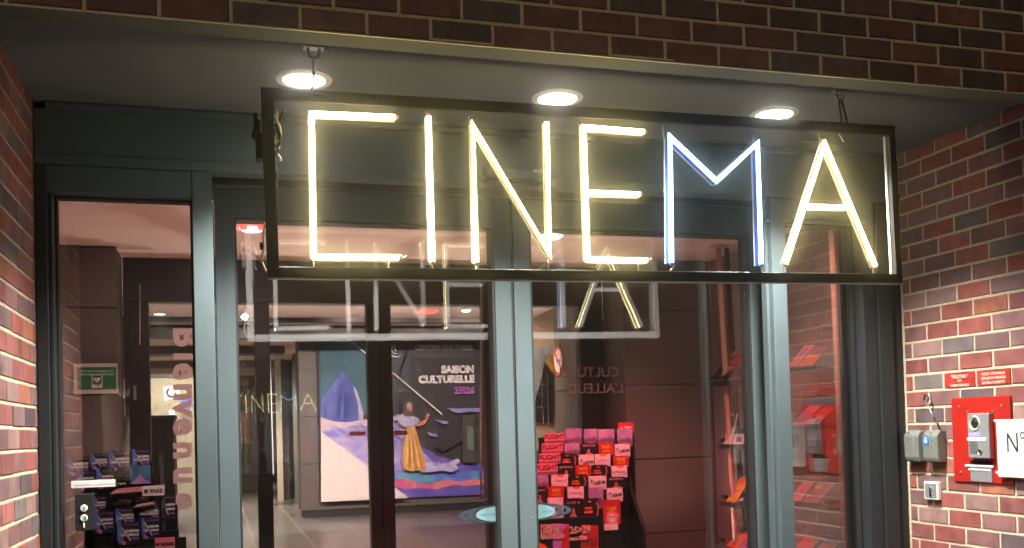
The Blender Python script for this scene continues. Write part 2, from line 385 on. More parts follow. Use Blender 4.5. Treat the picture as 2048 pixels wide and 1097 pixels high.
# ---------------------------------------------------------------- sliding leaves
def leaf(x0, x1, label):
    t = thing('sliding_door', (x0, 4.26, ZF), label, 'sliding door', 'glazed sliding door leaves')
    ft, zt, gz = .079, 2.554, 2.417
    m = MB(); m.box(x0, x1, 4.26, 4.30, 2.5425, zt); m.box(x0+.002, x1-.002, 4.262, 4.30, gz, 2.540)
    m.build('top_rail', M['frame'], t, .0015)
    for a, b in ((x0, x0+ft), (x1-ft+.001, x1)):
        m = MB(); m.box(a, b, 4.2605, 4.30, ZF+.01, 2.5405); m.build('stile', M['frame'], t, .003)
    m = MB(); w = .009
    m.box(x0+ft, x0+ft+w, 4.266, 4.345, ZF+.08, gz); m.box(x1-ft-w, x1-ft, 4.266, 4.345, ZF+.08, gz); m.box(x0+ft+w, x1-ft-w, 4.266, 4.345, gz-.011, gz-.001)
    m.build('gasket', M['gasket'], t)
    for y in (4.31, 4.334):
        g = MB(); g.box(x0+ft+w, x1-ft-w, y, y+.005, ZF+.08, gz-.010); g.build('glass_pane', M['glass'], t)
    m = MB(); m.box(x0, x1, 4.262, 4.30, ZF+.012, ZF+.08); m.build('bottom_rail', M['frame'], t, .002)
    return t, x0+ft+w, x1-ft-w
d1, g10, g11 = leaf(.0, 1.2845, 'left sliding glass door leaf behind the letters C, I and N')
d2, g20, g21 = leaf(1.297, 2.5815, 'right sliding glass door leaf behind the letters E, M and A')
m = MB(); m.box(1.2865, 1.295, 4.268, 4.296, ZF+.01, 2.539); m.build('rubber_seal', M['gasket'], d1)
for p, q, yy in CHIPS:
    m = MB(); m.box(p.x, q.x, yy, yy+.0015, q.z, p.z); m.build('paint_chip', M['alum'], d2 if p.x > 1.29 else d1)
# safety stickers on the leaves: pale half ovals with chevron trails
stick = mat('pale_blue_sticker', (.12, .21, .22), .4); stickdark = mat('slate_sticker', (.022, .034, .048), .4); stickpink = mat('clear_sticker', (.5, .25, .24), .5)
def sticker(x, z, s, parent_label):
    t = thing('door_sticker', (x, 4.303, z), parent_label, 'sticker', 'half oval safety stickers on the sliding doors')
    def half(cx, a, b, y, mt, nm, inner=None):
        n = 18; pts = [(cx+s*a*math.sin(math.pi*i/n), y, z+b*math.cos(math.pi*i/n)) for i in range(n+1)]
        if inner: a2, b2 = inner; pts += [(cx+s*a2*math.sin(math.pi*i/n), y, z+b2*math.cos(math.pi*i/n)) for i in range(n, -1, -1)]
        m = MB()
        if inner:
            k = len(pts)//2; P = pts
            for i in range(k-1): m.slab([P[i], P[i+1], P[2*k-2-i], P[2*k-1-i]], (0, .0008, 0))
        else: m.slab(pts, (0, .0008, 0))
        m.build(nm, mt, t)
    half(x, .092, .033, 4.303, stick, 'half_oval')
    half(x, .132, .040, 4.3045, stickdark, 'chevron', (.108, .036))
    half(x, .172, .036, 4.306, stickdark, 'chevron', (.148, .026))
    text('lettering', 'RECORD', (x+s*.07 if s < 0 else x+.03, 4.3025, z-.004), (1,0,0), (0,0,1), .013, M['bluedot'], t, .0004)
    m = MB(); c = x+s*.012
    m.slab([(c, 4.3022, z+.006), (c-s*.008, 4.3022, z), (c, 4.3022, z-.006), (c-s*.003, 4.3022, z)], (0, .0005, 0)); m.build('arrow_mark', M['ink'], t)
p = onY(1000, 1028, 4.303); sticker(g11-.002, p.z, -1, 'pale half oval safety sticker at the right edge of the left door leaf')
p = onY(1073, 1024, 4.303); sticker(g20+.002, p.z, 1, 'pale half oval safety sticker at the left edge of the right door leaf')

# ---------------------------------------------------------------- neon sign
SY = 3.2
t = thing('neon_sign', (.158, SY, 2.0), 'long black framed sign hanging from the soffit with glowing CINEMA letters', 'neon sign')
BL, BR, TL, TR = Vector((.158,SY,2.0)), Vector((2.548,SY,2.020)), Vector((.150,SY,2.609)), Vector((2.538,SY,2.632))
def inset(l, r, b, tp):
    ex = (BR-BL).normalized(); ez = (TL-BL).normalized()
    return [BL+ex*l+ez*b, BR-ex*r+ez*b, TR-ex*r-ez*tp, TL+ex*l-ez*tp]
def ringframe(o, i, y0, y1, name, mt, bv=.002):
    m = MB()
    for k in range(4):
        q = (k+1) % 4
        m.slab([(o[k].x, y0, o[k].z), (o[q].x, y0, o[q].z), (i[q].x, y0, i[q].z), (i[k].x, y0, i[k].z)], (0, y1-y0, 0))
    bm_o = m.build(name, mt, t)
    bm = bmesh.new(); bm.from_mesh(bm_o.data); bmesh.ops.remove_doubles(bm, verts=bm.verts, dist=1e-5)
    # drop the hidden mitre faces
    seen = {}
    for f in bm.faces: seen.setdefault(tuple(sorted(v.index for v in f.verts)), []).append(f)
    dead = [f for v in seen.values() if len(v) > 1 for f in v]
    bmesh.ops.delete(bm, geom=dead, context='FACES_ONLY'); bm.to_mesh(bm_o.data); bm.free()
    b = bm_o.modifiers.new('bevel', 'BEVEL'); b.width = bv; b.segments = 2; b.limit_method = 'ANGLE'
    return bm_o
ringframe(inset(0, 0, 0, 0), inset(.038, .028, .0345, .039), SY, SY+.022, 'front_frame', M['black'])
ringframe(inset(.002, .001, -.002, .002), inset(.036, .031, .0365, .022), SY+.0225, SY+.036, 'back_frame', mat('pale_grey_frame_back', (.52, .53, .54), .5, 0), .001)
LET = {'C': [[(792,232.5),(624,225.5),(628.7,512.5),(800,513.5)]],
       'I': [[(858.5,231),(867,522)]],
       'N': [[(954.6,524),(947.7,248),(1102,508),(1095.6,243)]],
       'E': [[(1291,262),(1169.8,252.5),(1178,518),(1297,520)], [(1179,384),(1282,387.7)]],
       'M': [[(1346,525),(1343.2,272),(1436.3,361),(1518.5,285),(1526.2,528)]],
       'A': [[(1575,528),(1653.5,286),(1755,532)], [(1617,412),(1698,413.7)]]}
def pts3(l, y): return [onY(u, v, SY) + Vector((0, y, 0)) for u, v in l]
lastlet = {}
for ch, strokes in LET.items():
    cold = ch == 'M'
    fr = MB(); jk = MB(); bk = MB()
    for s in strokes:
        P = pts3(s, .012)
        if len(s) == 1: continue
        fr.tube(P, .0084, 10)
        for i in range(len(P)-1):
            a, b = P[i], P[i+1]; d = (b-a).normalized(); n = Vector((-d.z, 0, d.x))*(.0085 if cold else .0068)
            a2 = a-d*(.003 if i else 0); b2 = b+d*(.003 if i < len(P)-2 else 0)
            Y = Vector((0, .004, 0))
            dk = .020 if cold else .010
            jk.slab([a2+n+Y, b2+n+Y, b2-n+Y, a2-n+Y], (0, dk, 0))
            n = n*(1.3 if cold else 1.6); Y = Vector((0, dk+.0045+.0006*i, 0))
            bk.slab([a2+n+Y, b2+n+Y, b2-n+Y, a2-n+Y], (0, .006, 0))
    ends = []
    for s in strokes:
        P = pts3(s, .012)
        for a, b in ((P[0], P[1]), (P[-1], P[-2])):
            if ch == 'E' and len(s) == 2 and a is P[0]: continue
            if ch == 'A' and len(s) == 2: continue
            ends.append((a, (a-b).normalized()))
    o = fr.build('letter_tube', M['neonblue' if cold else 'neon'], t)
    o['label'] = f"{'cool blue white' if cold else 'warm yellow'} glowing letter {ch}"
    jk.build('tube_jacket', M['jacketblue' if cold else 'jacket'], o); bk.build('letter_backing', M['backwhite'], o)
    for a, d in ends:
        m = MB(); m.tube([a-d*.001, a+d*.006, a+d*.011], [.0088, .0088, .004], 10); m.build('electrode_cap', M['jacketblue' if cold else 'cream'], o)
# rods holding the letters
for (u0, v0, u1, v1) in ((857,220,858,232),(943,228,944,246),(1094,236,1095,243),(1332,246,1335,275),(1513,256,1516,284),(1646,264,1651,290),(1163,238,1165,252),
                         (629,516,629,536),(780,516,780,536),(1102,512,1102,536),(1283,522,1283,538),(868,524,868,538),(956,526,956,538)):
    m = MB(); m.tube([onY(u0, v0, SY)+Vector((0,.03,0)), onY(u1, v1, SY)+Vector((0,.03,0))], .0028, 8); m.build('support_rod', M['steel'], t)
# cable tails at the tube ends
def wig(pts, y, r, mt, nm='cable', par=None, jit=.003):
    P = [onY(u, v, SY)+Vector((random.uniform(-jit, jit)*.3, y+random.uniform(-jit, jit), 0)) for u, v in pts]
    Q = []
    for i in range(len(P)-1):
        p0, p1, p2, p3 = P[max(i-1,0)], P[i], P[i+1], P[min(i+2, len(P)-1)]
        for k in range(5):
            s = k/5; Q.append(.5*((2*p1)+(p2-p0)*s+(2*p0-5*p1+4*p2-p3)*s*s+(3*p1-p0-3*p2+p3)*s**3))
    Q.append(P[-1]); m = MB(); m.tube(Q, r, 8); return m.build(nm, mt, par or t)
wig([(800,513),(808,515),(815,511),(812,514)], .012, .0022, M['steel'])
wig([(866,522),(863,530),(869,538)], .012, .003, M['cream']); wig([(954,524),(958,531),(953,539)], .012, .003, M['cream'])
wig([(1297,520),(1303,519),(1307,516)], .012, .002, M['cream']); wig([(1346,525),(1350,532),(1344,541)], .012, .0035, M['cream'])
wig([(1573,528),(1567,522),(1570,532),(1566,543)], .012, .003, M['cream']); wig([(1738,520),(1744,531),(1748,536),(1750,546)], .008, .0038, M['cream'])
wig([(1646,290),(1650,280),(1648,274)], .02, .003, M['cream'])
wig([(1680,262),(1686,268),(1693,282)], .018, .003, M['cream'])
# transformer and wiring at the left member
def obox(name, u0, v0, u1, v1, y0, y1, mt, par, bv=.003):
    p, q = onY(u0, v0, SY), onY(u1, v1, SY); m = MB(); m.box(p.x, q.x, SY+y0, SY+y1, q.z, p.z); return m.build(name, mt, par, bv)
tf = obox('transformer', 512, 262, 531, 315, .01, .075, M['blackp'], t, .004)
obox('bracket', 508, 222, 522, 268, .02, .05, M['black'], t); obox('terminal_tag', 515.5, 225, 522, 236, .004, .018, M['cream'], t, .001)
for pts, r, mt in (([(514,228),(513,248),(507,266),(512,273)], .006, 'cable'), ([(568,218),(561,232),(555,243),(551,258),(557,275)], .0045, 'cable'),
        ([(556,218),(552,228),(556,240),(560,252),(561,268),(558,280)], .0055, 'cream'), ([(548,244),(552,262),(553,272),(550,281)], .004, 'cream'),
        ([(543,250),(549,243),(556,252),(561,268),(557,290),(552,300)], .006, 'cable'), ([(556,282),(560,290),(555,296),(551,308)], .0035, 'cream'),
        ([(551,292),(556,302),(561,312),(562,318)], .0035, 'backwhite'), ([(553,300),(549,325),(554,345),(551,372)], .0065, 'cable'), ([(557,290),(551,330),(552,352)], .004, 'cable'),
        ([(549,316),(548,345),(550,350)], .003, 'cream'), ([(531,444),(527,470),(529,490),(524,515),(531,536),(536,542)], .0032, 'cream')):
    wig(pts, .03, r, M[mt])
m = MB(); p = onY(524, 489, SY); m.tube([p+Vector((0,.03,.012)), p+Vector((0,.03,-.012))], .006, 8); m.build('cable_joint', M['cable'], t)
for u, v in ((555,217),(570,218.5)):
    m = MB(); p = onY(u, v, SY); m.cyl(p+Vector((0,.02,0)), (0,-1,0), .004, .008, 12); m.build('bolt', M['steel'], t)
# ---------------------------------------------------------------- hangers
def hanger(u, v, label, kind):
    p = onZ(u, v, ZSOF); t = thing('sign_hanger', p, label, 'hanger', 'steel hangers that carry the neon sign')
    m = MB(); m.box(p.x-.033, p.x+.033, p.y-.018, p.y+.018, ZSOF-.004, ZSOF); m.build('fixing_plate', M['steel'], t, .001)
    q = [p+Vector((.018*math.cos(a), 0, -.012-.028*abs(math.sin(a)) if 0 < a < math.pi else -.004)) for a in [math.pi*i/12 for i in range(13)]]
    m = MB(); m.tube([p+Vector((.018,0,-.003))]+[p+Vector((.018*math.cos(math.pi*i/12), 0, -.012-.026*math.sin(math.pi*i/12))) for i in range(13)]+[p+Vector((-.018,0,-.003))], .0052, 10)
    m.build('shackle', M['steel'], t)
    m = MB()
    if kind == 'strap':
        a = onY(626, 110, p.y); b = onY(622, 184, SY+.03)
        m.box(-1,-1,-1,-1,-1,-1) if False else None
        m.tube([p+Vector((0,0,-.036)), p+Vector((-.001,-.004,-.065)), p+Vector((-.003,-.01,-.10))], [.0055,.005,.0045], 8)
        m.tube([p+Vector((-.003,-.01,-.10)), Vector((b.x, SY+.03, 2.605))], .0028, 8)
    else:
        a = onY(1683, 112, p.y)
        m.tube([p+Vector((-.006,0,-.030)), p+Vector((-.008,-.003,-.06)), p+Vector((-.006,-.008,-.10)), Vector((p.x-.004, SY+.03, 2.625))], .0045, 8)
        m.tube([p+Vector((.004,0,-.032)), p+Vector((.012,-.004,-.07)), p+Vector((.019,-.008,-.11)), Vector((p.x+.022, SY+.032, 2.625))], .0045, 8)
        m.tube([p+Vector((-.0085,-.006,-.045)), p+Vector((-.0085,-.006,-.075))], .0032, 8)
    m.build('strap', M['cable'], t)
hanger(627, 96, 'steel shackle hanger crossing in front of the leftmost downlight', 'strap')
hanger(1680, 183, 'steel shackle hanger with a looped black strap above the letter A', 'loop')
# ---------------------------------------------------------------- downlights
for u, v, lb in ((608,159,'round recessed downlight at the left, crossed by the sign hanger'), (1112,199,'round recessed downlight in the middle, above the letters N and E'), (1545,230,'round recessed downlight at the right, above the letter M')):
    p = onZ(u, v, ZSOF); p.y = 3.54
    t = thing('downlight', p, lb, 'downlight', 'downlights in the soffit')
    m = MB(); m.disc(p, (0,0,-1), .100, .098, -.001, .005); m.disc(p, (0,0,-1), .098, .076, .005, .007); m.disc(p, (0,0,-1), .076, .073, .007, -.004)
    m.build('trim_ring', M['ring'], t)
    m = MB(); m.cap(p, (0,0,-1), .0735, .002); m.build('lens', M['lamp'], t)
    L = bpy.data.lights.new('downlight_beam', 'SPOT'); L.energy = 570; L.color = (1, .95, .86); L.spot_size = R(118); L.spot_blend = .75; L.shadow_soft_size = .05
    o = bpy.data.objects.new('downlight_beam', L); COL.objects.link(o); o.parent = t; o.location = (0, 0, -.02)
# ================================================================ fittings on the right brick wall
def wbox(m, u0, v0, u1, v1, d0, d1, mi=0):
    """box on the right wall between two photograph pixels, d = distance out from the wall"""
    p, q = onX(u0, v0, XR-d1), onX(u1, v1, XR-d1)
    return m.box(XR-d1, XR-d0, p.y, q.y, p.z, q.z, mi)
WX, WZ = (0, -1, 0), (0, 0, 1)      # reading direction on the right wall: towards the camera
# enamel plaques set in place of two bricks
for (y0, y1, lines, lb) in ((3.5225+.0, 3.7095, [('"BRICKSEL"', .021, .040), ('2019', .013, .0235), ('THIERRY VERBEECK', .0135, .0035)], 'red enamelled brick plaque reading BRICKSEL 2019, the left one of the pair'),
                            (3.3225, 3.5105, [('PROJET ARTISTIQUE', .0150, .0435), ('RÉALISÉ EN MÉMOIRE', .0150, .0245), ('DE WILLY BARETTE', .0150, .0055)], 'red enamelled brick plaque with three lines starting PROJET ARTISTIQUE, the right one of the pair')):
    zb = 2.7023-14*CRS+J/2; t = thing('brick_plaque', (XR, (y0+y1)/2, zb), lb, 'plaque', 'lettered enamel bricks above the intercom')
    m = MB(); m.box(XR-.0015, XR+.012, y0, y1, zb, zb+CRS-J); m.build('enamel_face', M['plaque'], t, .001)
    for s, sz, dz in lines:
        text('lettering', s, (XR-.0016, (y0+y1)/2, zb+dz), WX, WZ, sz, M['plaquetext'], t, .0006, 'CENTER', bold=.0006, squeeze=.98)
# intercom
p = onX(1906, 797, XR); q = onX(1911, 961, XR)
t = thing('intercom', (XR, 3.5, q.z), 'grey video intercom on a large red painted plate on the right brick wall', 'intercom')
m = MB(); m.box(XR-.009, XR-.0005, 3.322, 3.664, 1.208, 1.579); m.build('red_plate', M['redplate'], t, .003)
for (u, v) in ((1918.5, 814), (2003, 812), (1922, 945), (1936, 824), (1987, 822)):
    m = MB(); c = onX(u, v, XR-.009); m.cyl(c, (-1,0,0), .0055, .004, 14)
    m.build('screw', M['steel'], t)
m = MB(); wbox(m, 1933.5, 827.5, 1980, 918, .009, .036); body = m.build('station', M['alum'], t, .004)
c = onX(1949, 847, XR-.036)
m = MB(); m.disc(c, (-1,0,0), .033, .030, .0, .004); m.disc(c, (-1,0,0), .030, .022, .004, -.001); m.build('camera_ring', M['lensring'], body)
m = MB(); m.disc(c, (-1,0,0), .022, .014, .0, .006); m.cap(c, (-1,0,0), .014, .006); m.build('camera_lens', M['lens'], body)
m = MB(); wbox(m, 1938, 866, 1961, 874, .036, .038); m.build('name_window', M['lilac'], body, .001)
m = MB(); wbox(m, 1933.5, 875, 1972, 882, .036, .0375); m.build('name_strip', M['white'], body, .0005)
c = onX(1936, 880.2, XR-.0376); text('lettering', 'CENTRE CULTUREL', c, WX, WZ, .011, M['greyink'], body, .0003)
m = MB()
for i in range(6):
    z = onX(1945, 886+i*4.1, XR-.036).z; a = onX(1939, 885, XR-.036).y; b = onX(1955, 885, XR-.036).y
    m.box(XR-.0368, XR-.0358, a, b, z-.0016, z+.0016)
m.build('speaker_slot', M['blackp'], body)
c = onX(1960.5, 904, XR-.036); m = MB(); m.disc(c, (-1,0,0), .0135, .012, 0, .004); m.disc(c, (-1,0,0), .012, .009, .004, .001); m.cap(c, (-1,0,0), .009, .001); m.build('call_button', M['steel'], body)
m = MB(); c2 = c+Vector((-.0015, 0, 0)); m.cyl(c2, (-1,0,0), .007, .0035, 18); m.build('bell_mark', M['ink'], body)
m = MB(); wbox(m, 1940, 921, 1983, 932, .009, .011); m.build('dark_slot', M['blackp'], t)
m = MB(); wbox(m, 1940, 930, 1984.5, 965.5, .009, .013); m.build('lower_plate', M['alum'], t, .001)
for (u0, v0, u1, v1, s) in ((1930, 929, 1987, 936, 'CENTRE  DU  CINEMA  CULTUREL'), (1936, 937.5, 1981, 943, 'SONNEZ  ET  ENTREZ  ICI')):
    m = MB(); wbox(m, u0, v0, u1, v1, .0135, .0150); lab = m.build('name_strip', M['white'], t, .0005)
    c = onX(u0+3, v1-1.2, XR-.0152); text('lettering', s, c, WX, WZ, .0085, M['greyink'], lab, .0003, bold=.0003)
# house number sign, partly outside the picture
a = onX(1985.5, 840, XR-.05); 
t = thing('number_sign', (XR-.03, 3.2, 1.24), 'large white sign reading N° mounted over the right end of the red plate', 'sign')
m = MB(); m.box(XR-.034, XR-.028, 3.03, a.y, 1.240, 1.480); m.build('board', M['white'], t, .002)
text('lettering', 'N° 1', (XR-.0345, onX(2012, 895, XR-.034).y, onX(2012, 905, XR-.034).z), WX, WZ, .118, M['ink'], t, .0006, squeeze=.78)
text('lettering', '(NOUVEAU NUMÉRO)', (XR-.0345, onX(2007, 928, XR-.034).y, onX(2007, 931, XR-.034).z), WX, WZ, .024, M['greyink'], t, .0004, squeeze=.9)
for z in (1.476, 1.258):
    m = MB(); m.box(XR-.036, XR-.027, a.y-.002, a.y+.012, z-.004, z+.004); m.build('clip', M['white'], t, .001)
    m = MB(); m.box(XR-.028, XR-.0095, a.y-.06, a.y-.04, z-.02, z-.01); m.build('spacer', M['steel'], t, .001)
# key safes
for k, (u0, lb) in enumerate(((1808.5, 'grey plastic key safe with a scratched silver lock, nearer the door frame'), (1853, 'grey plastic key safe with a round blue badge, nearer the intercom'))):
    p = onX(u0, 868, XR-.052); q = onX(u0+(28 if k else 29), 932, XR-.052)
    y1, y0 = p.y, p.y-.098; z0, z1 = 1.292, 1.438
    if k == 0: y1, y0 = 3.872+.068, 3.872-.03
    else: y1, y0 = 3.812-.0, 3.812-.098
    t = thing('key_safe', (XR, (y0+y1)/2, z0), lb, 'key safe', 'grey key safes beside the door frame')
    m = MB(); n = 9; prof = []
    for i in range(n+1):
        a = math.pi/2*i/n; prof.append((XR-.012-.040*math.sin(a), z1-.034+.034*math.cos(a)))
    prof = [(XR-.0005, z1)]+prof+[(XR-.050, z0+.02), (XR-.043, z0), (XR-.0005, z0)]
    m.slab([(x, y0, z) for x, z in prof], (0, y1-y0, 0)); m.build('cover', M['greyplastic'], t, .006, 3)
    m = MB(); prof2 = [(x-.0035 if x < XR-.03 else x, z+(.002 if z > 1.4 else 0)) for x, z in prof]
    m.slab([(x, y0+.030, z) for x, z in prof2], (0, y1-y0-.036, 0)); m.build('front_flap', M['greyplastic'], t, .008, 3)
    if k: 
        c = Vector((XR-.0558, (y0+y1)/2+.018, 1.392)); m = MB(); m.cyl(c, (-1,0,0), .0215, .0012, 30); bd = m.build('badge', M['bluedot'], t)
        m = MB(); m.cyl(c+Vector((-.0013, 0, .008)), (-1,0,0), .006, .0006, 14); m.box(c.x-.002, c.x-.0013, c.y-.009, c.y+.009, c.z-.010, c.z+.001); m.build('badge_figure', M['white'], bd)
    c = Vector((XR-.046, (y0+y1)/2+(.015 if not k else -.006), z1-.012)); m = MB(); m.cyl(c, (-.75,0,.66), .0075 if not k else .004, .006, 18); m.build('lock', M['steel'], t)
# key switch
p = onX(1848, 963, XR-.02); q = onX(1877, 1001, XR-.02)
t = thing('key_switch', (XR, (p.y+q.y)/2, q.z), 'small square white key switch below the key safes', 'key switch')
m = MB(); m.box(XR-.022, XR-.0005, q.y, p.y, q.z, p.z); m.build('frame', M['white'], t, .003)
m = MB(); m.box(XR-.0235, XR-.0222, q.y+.008, p.y-.008, q.z+.008, p.z-.008); m.build('plate', M['alum'], t, .001)
c = Vector((XR-.0236, (p.y+q.y)/2, (p.z+q.z)/2+.010)); m = MB(); m.disc(c, (-1,0,0), .012, .010, 0, .004); m.cap(c, (-1,0,0), .010, .004); m.build('lock_barrel', M['steel'], t)
m = MB(); m.box(XR-.029, XR-.0236, c.y-.0032, c.y+.0032, c.z-.036, c.z+.004); m.build('key_slot', M['blackp'], t, .001)
# wire with ring
t = thing('wall_wire', onX(1857, 782, XR), 'stiff wire with a black ring end hanging on the bricks above the key safes', 'wire')
m = MB(); c = onX(1852.5, 798, XR-.03); m.tube([c+Vector((0, .014*math.cos(a), .016*math.sin(a))) for a in [2*math.pi*i/20 for i in range(20)]], .0045, 8, closed=True); m.build('ring', M['cable'], t)
m = MB(); m.tube([onX(1857, 782, XR+.002), onX(1857.5, 790, XR-.028), onX(1856, 806, XR-.032)], .0016, 8); m.tube([onX(1851, 802, XR-.033), onX(1860, 820, XR-.04), onX(1870, 840, XR-.045)], .0028, 8); m.build('wire', M['steel'], t)
m = MB(); m.tube([onX(1868, 836, XR-.044), onX(1874, 846, XR-.046), onX(1879.5, 858, XR-.048)], .0038, 8); m.build('sleeve', M['cable'], t)
# ================================================================ fittings on the left pane
t = thing('push_button_box', onY(168, 1060, 4.07), 'black push button box with two round white buttons on the left pane', 'button box')
p, q = onY(149, 989, 4.04), onY(187, 1061, 4.04)
m = MB(); m.box(p.x, q.x, 4.04, 4.081, q.z, p.z); m.build('housing', M['blackp'], t, .006, 3)
m = MB(); m.box(p.x+.001, q.x-.001, 4.036, 4.0395, q.z+.002, p.z-.001); m.build('rim', mat('grey_rim', (.012,.013,.013), .5), t, .003)
btn = mat('white_button', (.74, .78, .74), .35); grn = mat('green_mark', (.02, .42, .12), .4)
for v, g in ((1017, 0), (1036.5, 1)):
    c = onY(168, v, 4.036); m = MB(); m.disc(c, (0,-1,0), .0135, .0115, 0, .005); m.cap(c, (0,-1,0), .0115, .005); b = m.build('button', btn, t)
    m = MB()
    if g: m.slab([(c.x+.001, c.y-.0055, c.z-.007), (c.x+.009, c.y-.0055, c.z-.005), (c.x+.009, c.y-.0055, c.z+.005), (c.x+.001, c.y-.0055, c.z+.007)], (0,-.0008,0))
    else: m.tube([c+Vector((.004*math.cos(a), -.0055, .005*math.sin(a))) for a in (-2.4,-1.5,-.6,.3,1.2,2.1)], .0012, 6)
    m.build('button_mark', grn if g else M['greyink'], b)
c = onY(168, 1050, 4.036); m = MB(); m.box(c.x-.0035, c.x+.0035, 4.033, 4.0365, c.z-.012, c.z+.008); m.build('indicator', btn, t, .002)
t = thing('label_strip', onY(143, 973, 4.08), 'narrow white printed strip stuck on the left pane above the button box', 'label')
p, q = onY(142, 962.5, 4.08), onY(231, 973.5, 4.08)
m = MB(); m.box(p.x, q.x, 4.0795, 4.0812, q.z, p.z); m.build('strip', M['white'], t, .0005)
text('lettering', 'BONNETTE À LA CENTRALE DES FILMS', (p.x+.012, 4.0793, q.z+.0065), (1,0,0), WZ, .0105, M['greyink'], t, .0003)

# ================================================================ vestibule and lobby
panel = mat('grey_brown_wall_panel', (.115, .095, .085), .55, noise=.05, scale=2, bump=.1)
panelred = panel
darkin = mat('dark_bronze_aluminium', (.011, .009, .009), .5, noise=.1, scale=5)
plaster = mat('painted_ceiling_board', (.80, .60, .52), .8, noise=.04, scale=1.5)
beige = mat('beige_wall_paint', (.60, .54, .42), .8, noise=.05, scale=1.5)
block = mat('painted_blockwork', (.24, .20, .19), .8, noise=.06, scale=3, bump=.2)
tile = bpy.data.materials.new('stone_floor_tile')
def tiles():
    global tile
    m, t, b = newmat('stone_floor_tile')
    tc = t.nodes.new('ShaderNodeTexCoord'); br = t.nodes.new('ShaderNodeTexBrick')
    br.offset = .5; br.inputs['Scale'].default_value = 1.0; br.inputs['Brick Width'].default_value = 1.2; br.inputs['Row Height'].default_value = .6
    br.inputs['Mortar Size'].default_value = .012; br.inputs['Color1'].default_value = (.20, .185, .17, 1); br.inputs['Color2'].default_value = (.17, .155, .145, 1); br.inputs['Mortar'].default_value = (.42, .38, .34, 1)
    mp = t.nodes.new('ShaderNodeMapping'); mp.inputs['Rotation'].default_value = (0, 0, R(90)); mp.inputs['Location'].default_value = (.3, .25, 0)
    t.links.new(tc.outputs['Object'], mp.inputs[0]); t.links.new(mp.outputs[0], br.inputs['Vector']); t.links.new(br.outputs[0], b.inputs['Base Color'])
    b.inputs['Roughness'].default_value = .32
    tile = m
bpy.data.materials.remove(tile); tiles()
ZC, YI = 2.87, 7.9
m = MB(); m.box(-6, 9, 3.971, 27, ZF-.2, ZF); tag(m.build('floor', tile), kind='structure')
m = MB(); m.box(-6, 9, 4.625, 27, ZC, ZC+.2); tag(m.build('ceiling', plaster), kind='structure')
# panelled blocks beside the inner doors
def jointed(name, label, x0, x1, y0, y1, z0, z1, joints, mt=panel, cat='wall'):
    t = thing(name, (x0, y0, z0), label, cat); m = MB(); zz = [z0]+sorted(joints)+[z1]
    for a, b in zip(zz[:-1], zz[1:]): m.box(x0, x1, y0, y1, a+.004, b-.004)
    m.build('panel', mt, t, .003)
    m = MB(); m.box(x0+.01, x1-.01, y0+.01, y1-.002, z0, z1-.001); m.build('joint_backing', M['gasket'], t)
    return t
jz = [2.43-.613*i for i in range(4)]
jointed('panelled_wall', 'grey brown panelled pier behind the left pane carrying the green first aid sign', -1.6, -.672, 7.46, YI, ZF, ZC-.006, jz)
pwall = jointed('panelled_wall', 'dark panelled wall right of the inner doors behind the leaflet rack', 3.203, 4.0, 7.46, YI, ZF, ZC-.006, [2.442-.613*i for i in range(4)])
def plainwall(label, x0, x1, y0, y1, z0, z1, mt, name='inner_wall'):
    m = MB(); m.box(x0, x1, y0, y1, z0, z1); o = m.build(name, mt); return tag(o, label, 'wall')
# right vestibule wall of painted blocks
t = thing('block_wall', (4.0, 4.13, ZF), 'painted block wall behind the magazine display poles', 'wall')
m = MB(); z = ZF; r = 0
while z < ZC-.02:
    zt = min(z+.197, ZC-.006); y = 4.13 - (r % 2)*.2
    while y < 7.46:
        a, b = max(y, 4.13), min(y+.397, 7.455)
        if b-a > .02: m.box(4.0, 4.02, a, b, z, zt)
        y += .4
    z += .2; r += 1
m.build('blocks', block, t, .002, 1)
m = MB(); m.box(4.004, 4.2, 4.13, 7.455, ZF, ZC-.006); m.build('joints', mat('block_joint', (.15, .12, .115), .9), t)
plainwall('plain wall enclosing the vestibule on the left, hidden beyond the left pane', -1.7, -1.604, 4.125, 7.9, ZF, ZC-.006, panel)
# inner door frame
t = thing('inner_door_frame', (-.67, YI, ZF), 'dark bronze frame of the second glass doorway deep in the vestibule', 'door frame')
m = MB(); m.box(-.671, 3.199, YI, YI+.14, 2.533, ZC-.004); m.build('header', darkin, t, .003)
m = MB(); m.box(-.671, 3.199, YI-.004, YI-.001, 2.70, 2.71); m.build('header_groove', M['gasket'], t)
for a, b in ((-.671, -.492), (.284, .398), (1.161, 1.256), (1.260, 1.355), (2.131, 2.165), (2.169, 2.255), (2.985, 3.199)):
    m = MB(); m.box(a, b, YI+.001, YI+.12, ZF, 2.5315); m.build('post', darkin, t, .003)
for a, b in ((-.491, .283), (.399, 1.160), (1.356, 2.130), (2.256, 2.984)):
    m = MB(); m.box(a, b, YI+.05, YI+.058, ZF, 2.532); g = m.build('glass_pane', M['glassin'], t)
def strip_px(par, nm, mt, u0, v0, u1, v1, y, w=.008):
    m = MB(); m.tube([onY(u0, v0, y), onY(u1, v1, y)], w/2, 6); return m.build(nm, mt, par)
strip_px(t, 'edge_profile', mat('pale_edge_profile', (.45, .36, .30), .4), 962, 570, 962, 1000, YI-.012, .02)
strip_px(t, 'edge_profile', mat('pale_edge_profile', (.45, .36, .30), .4), 279.5, 570, 279.5, 690, YI-.012, .012)
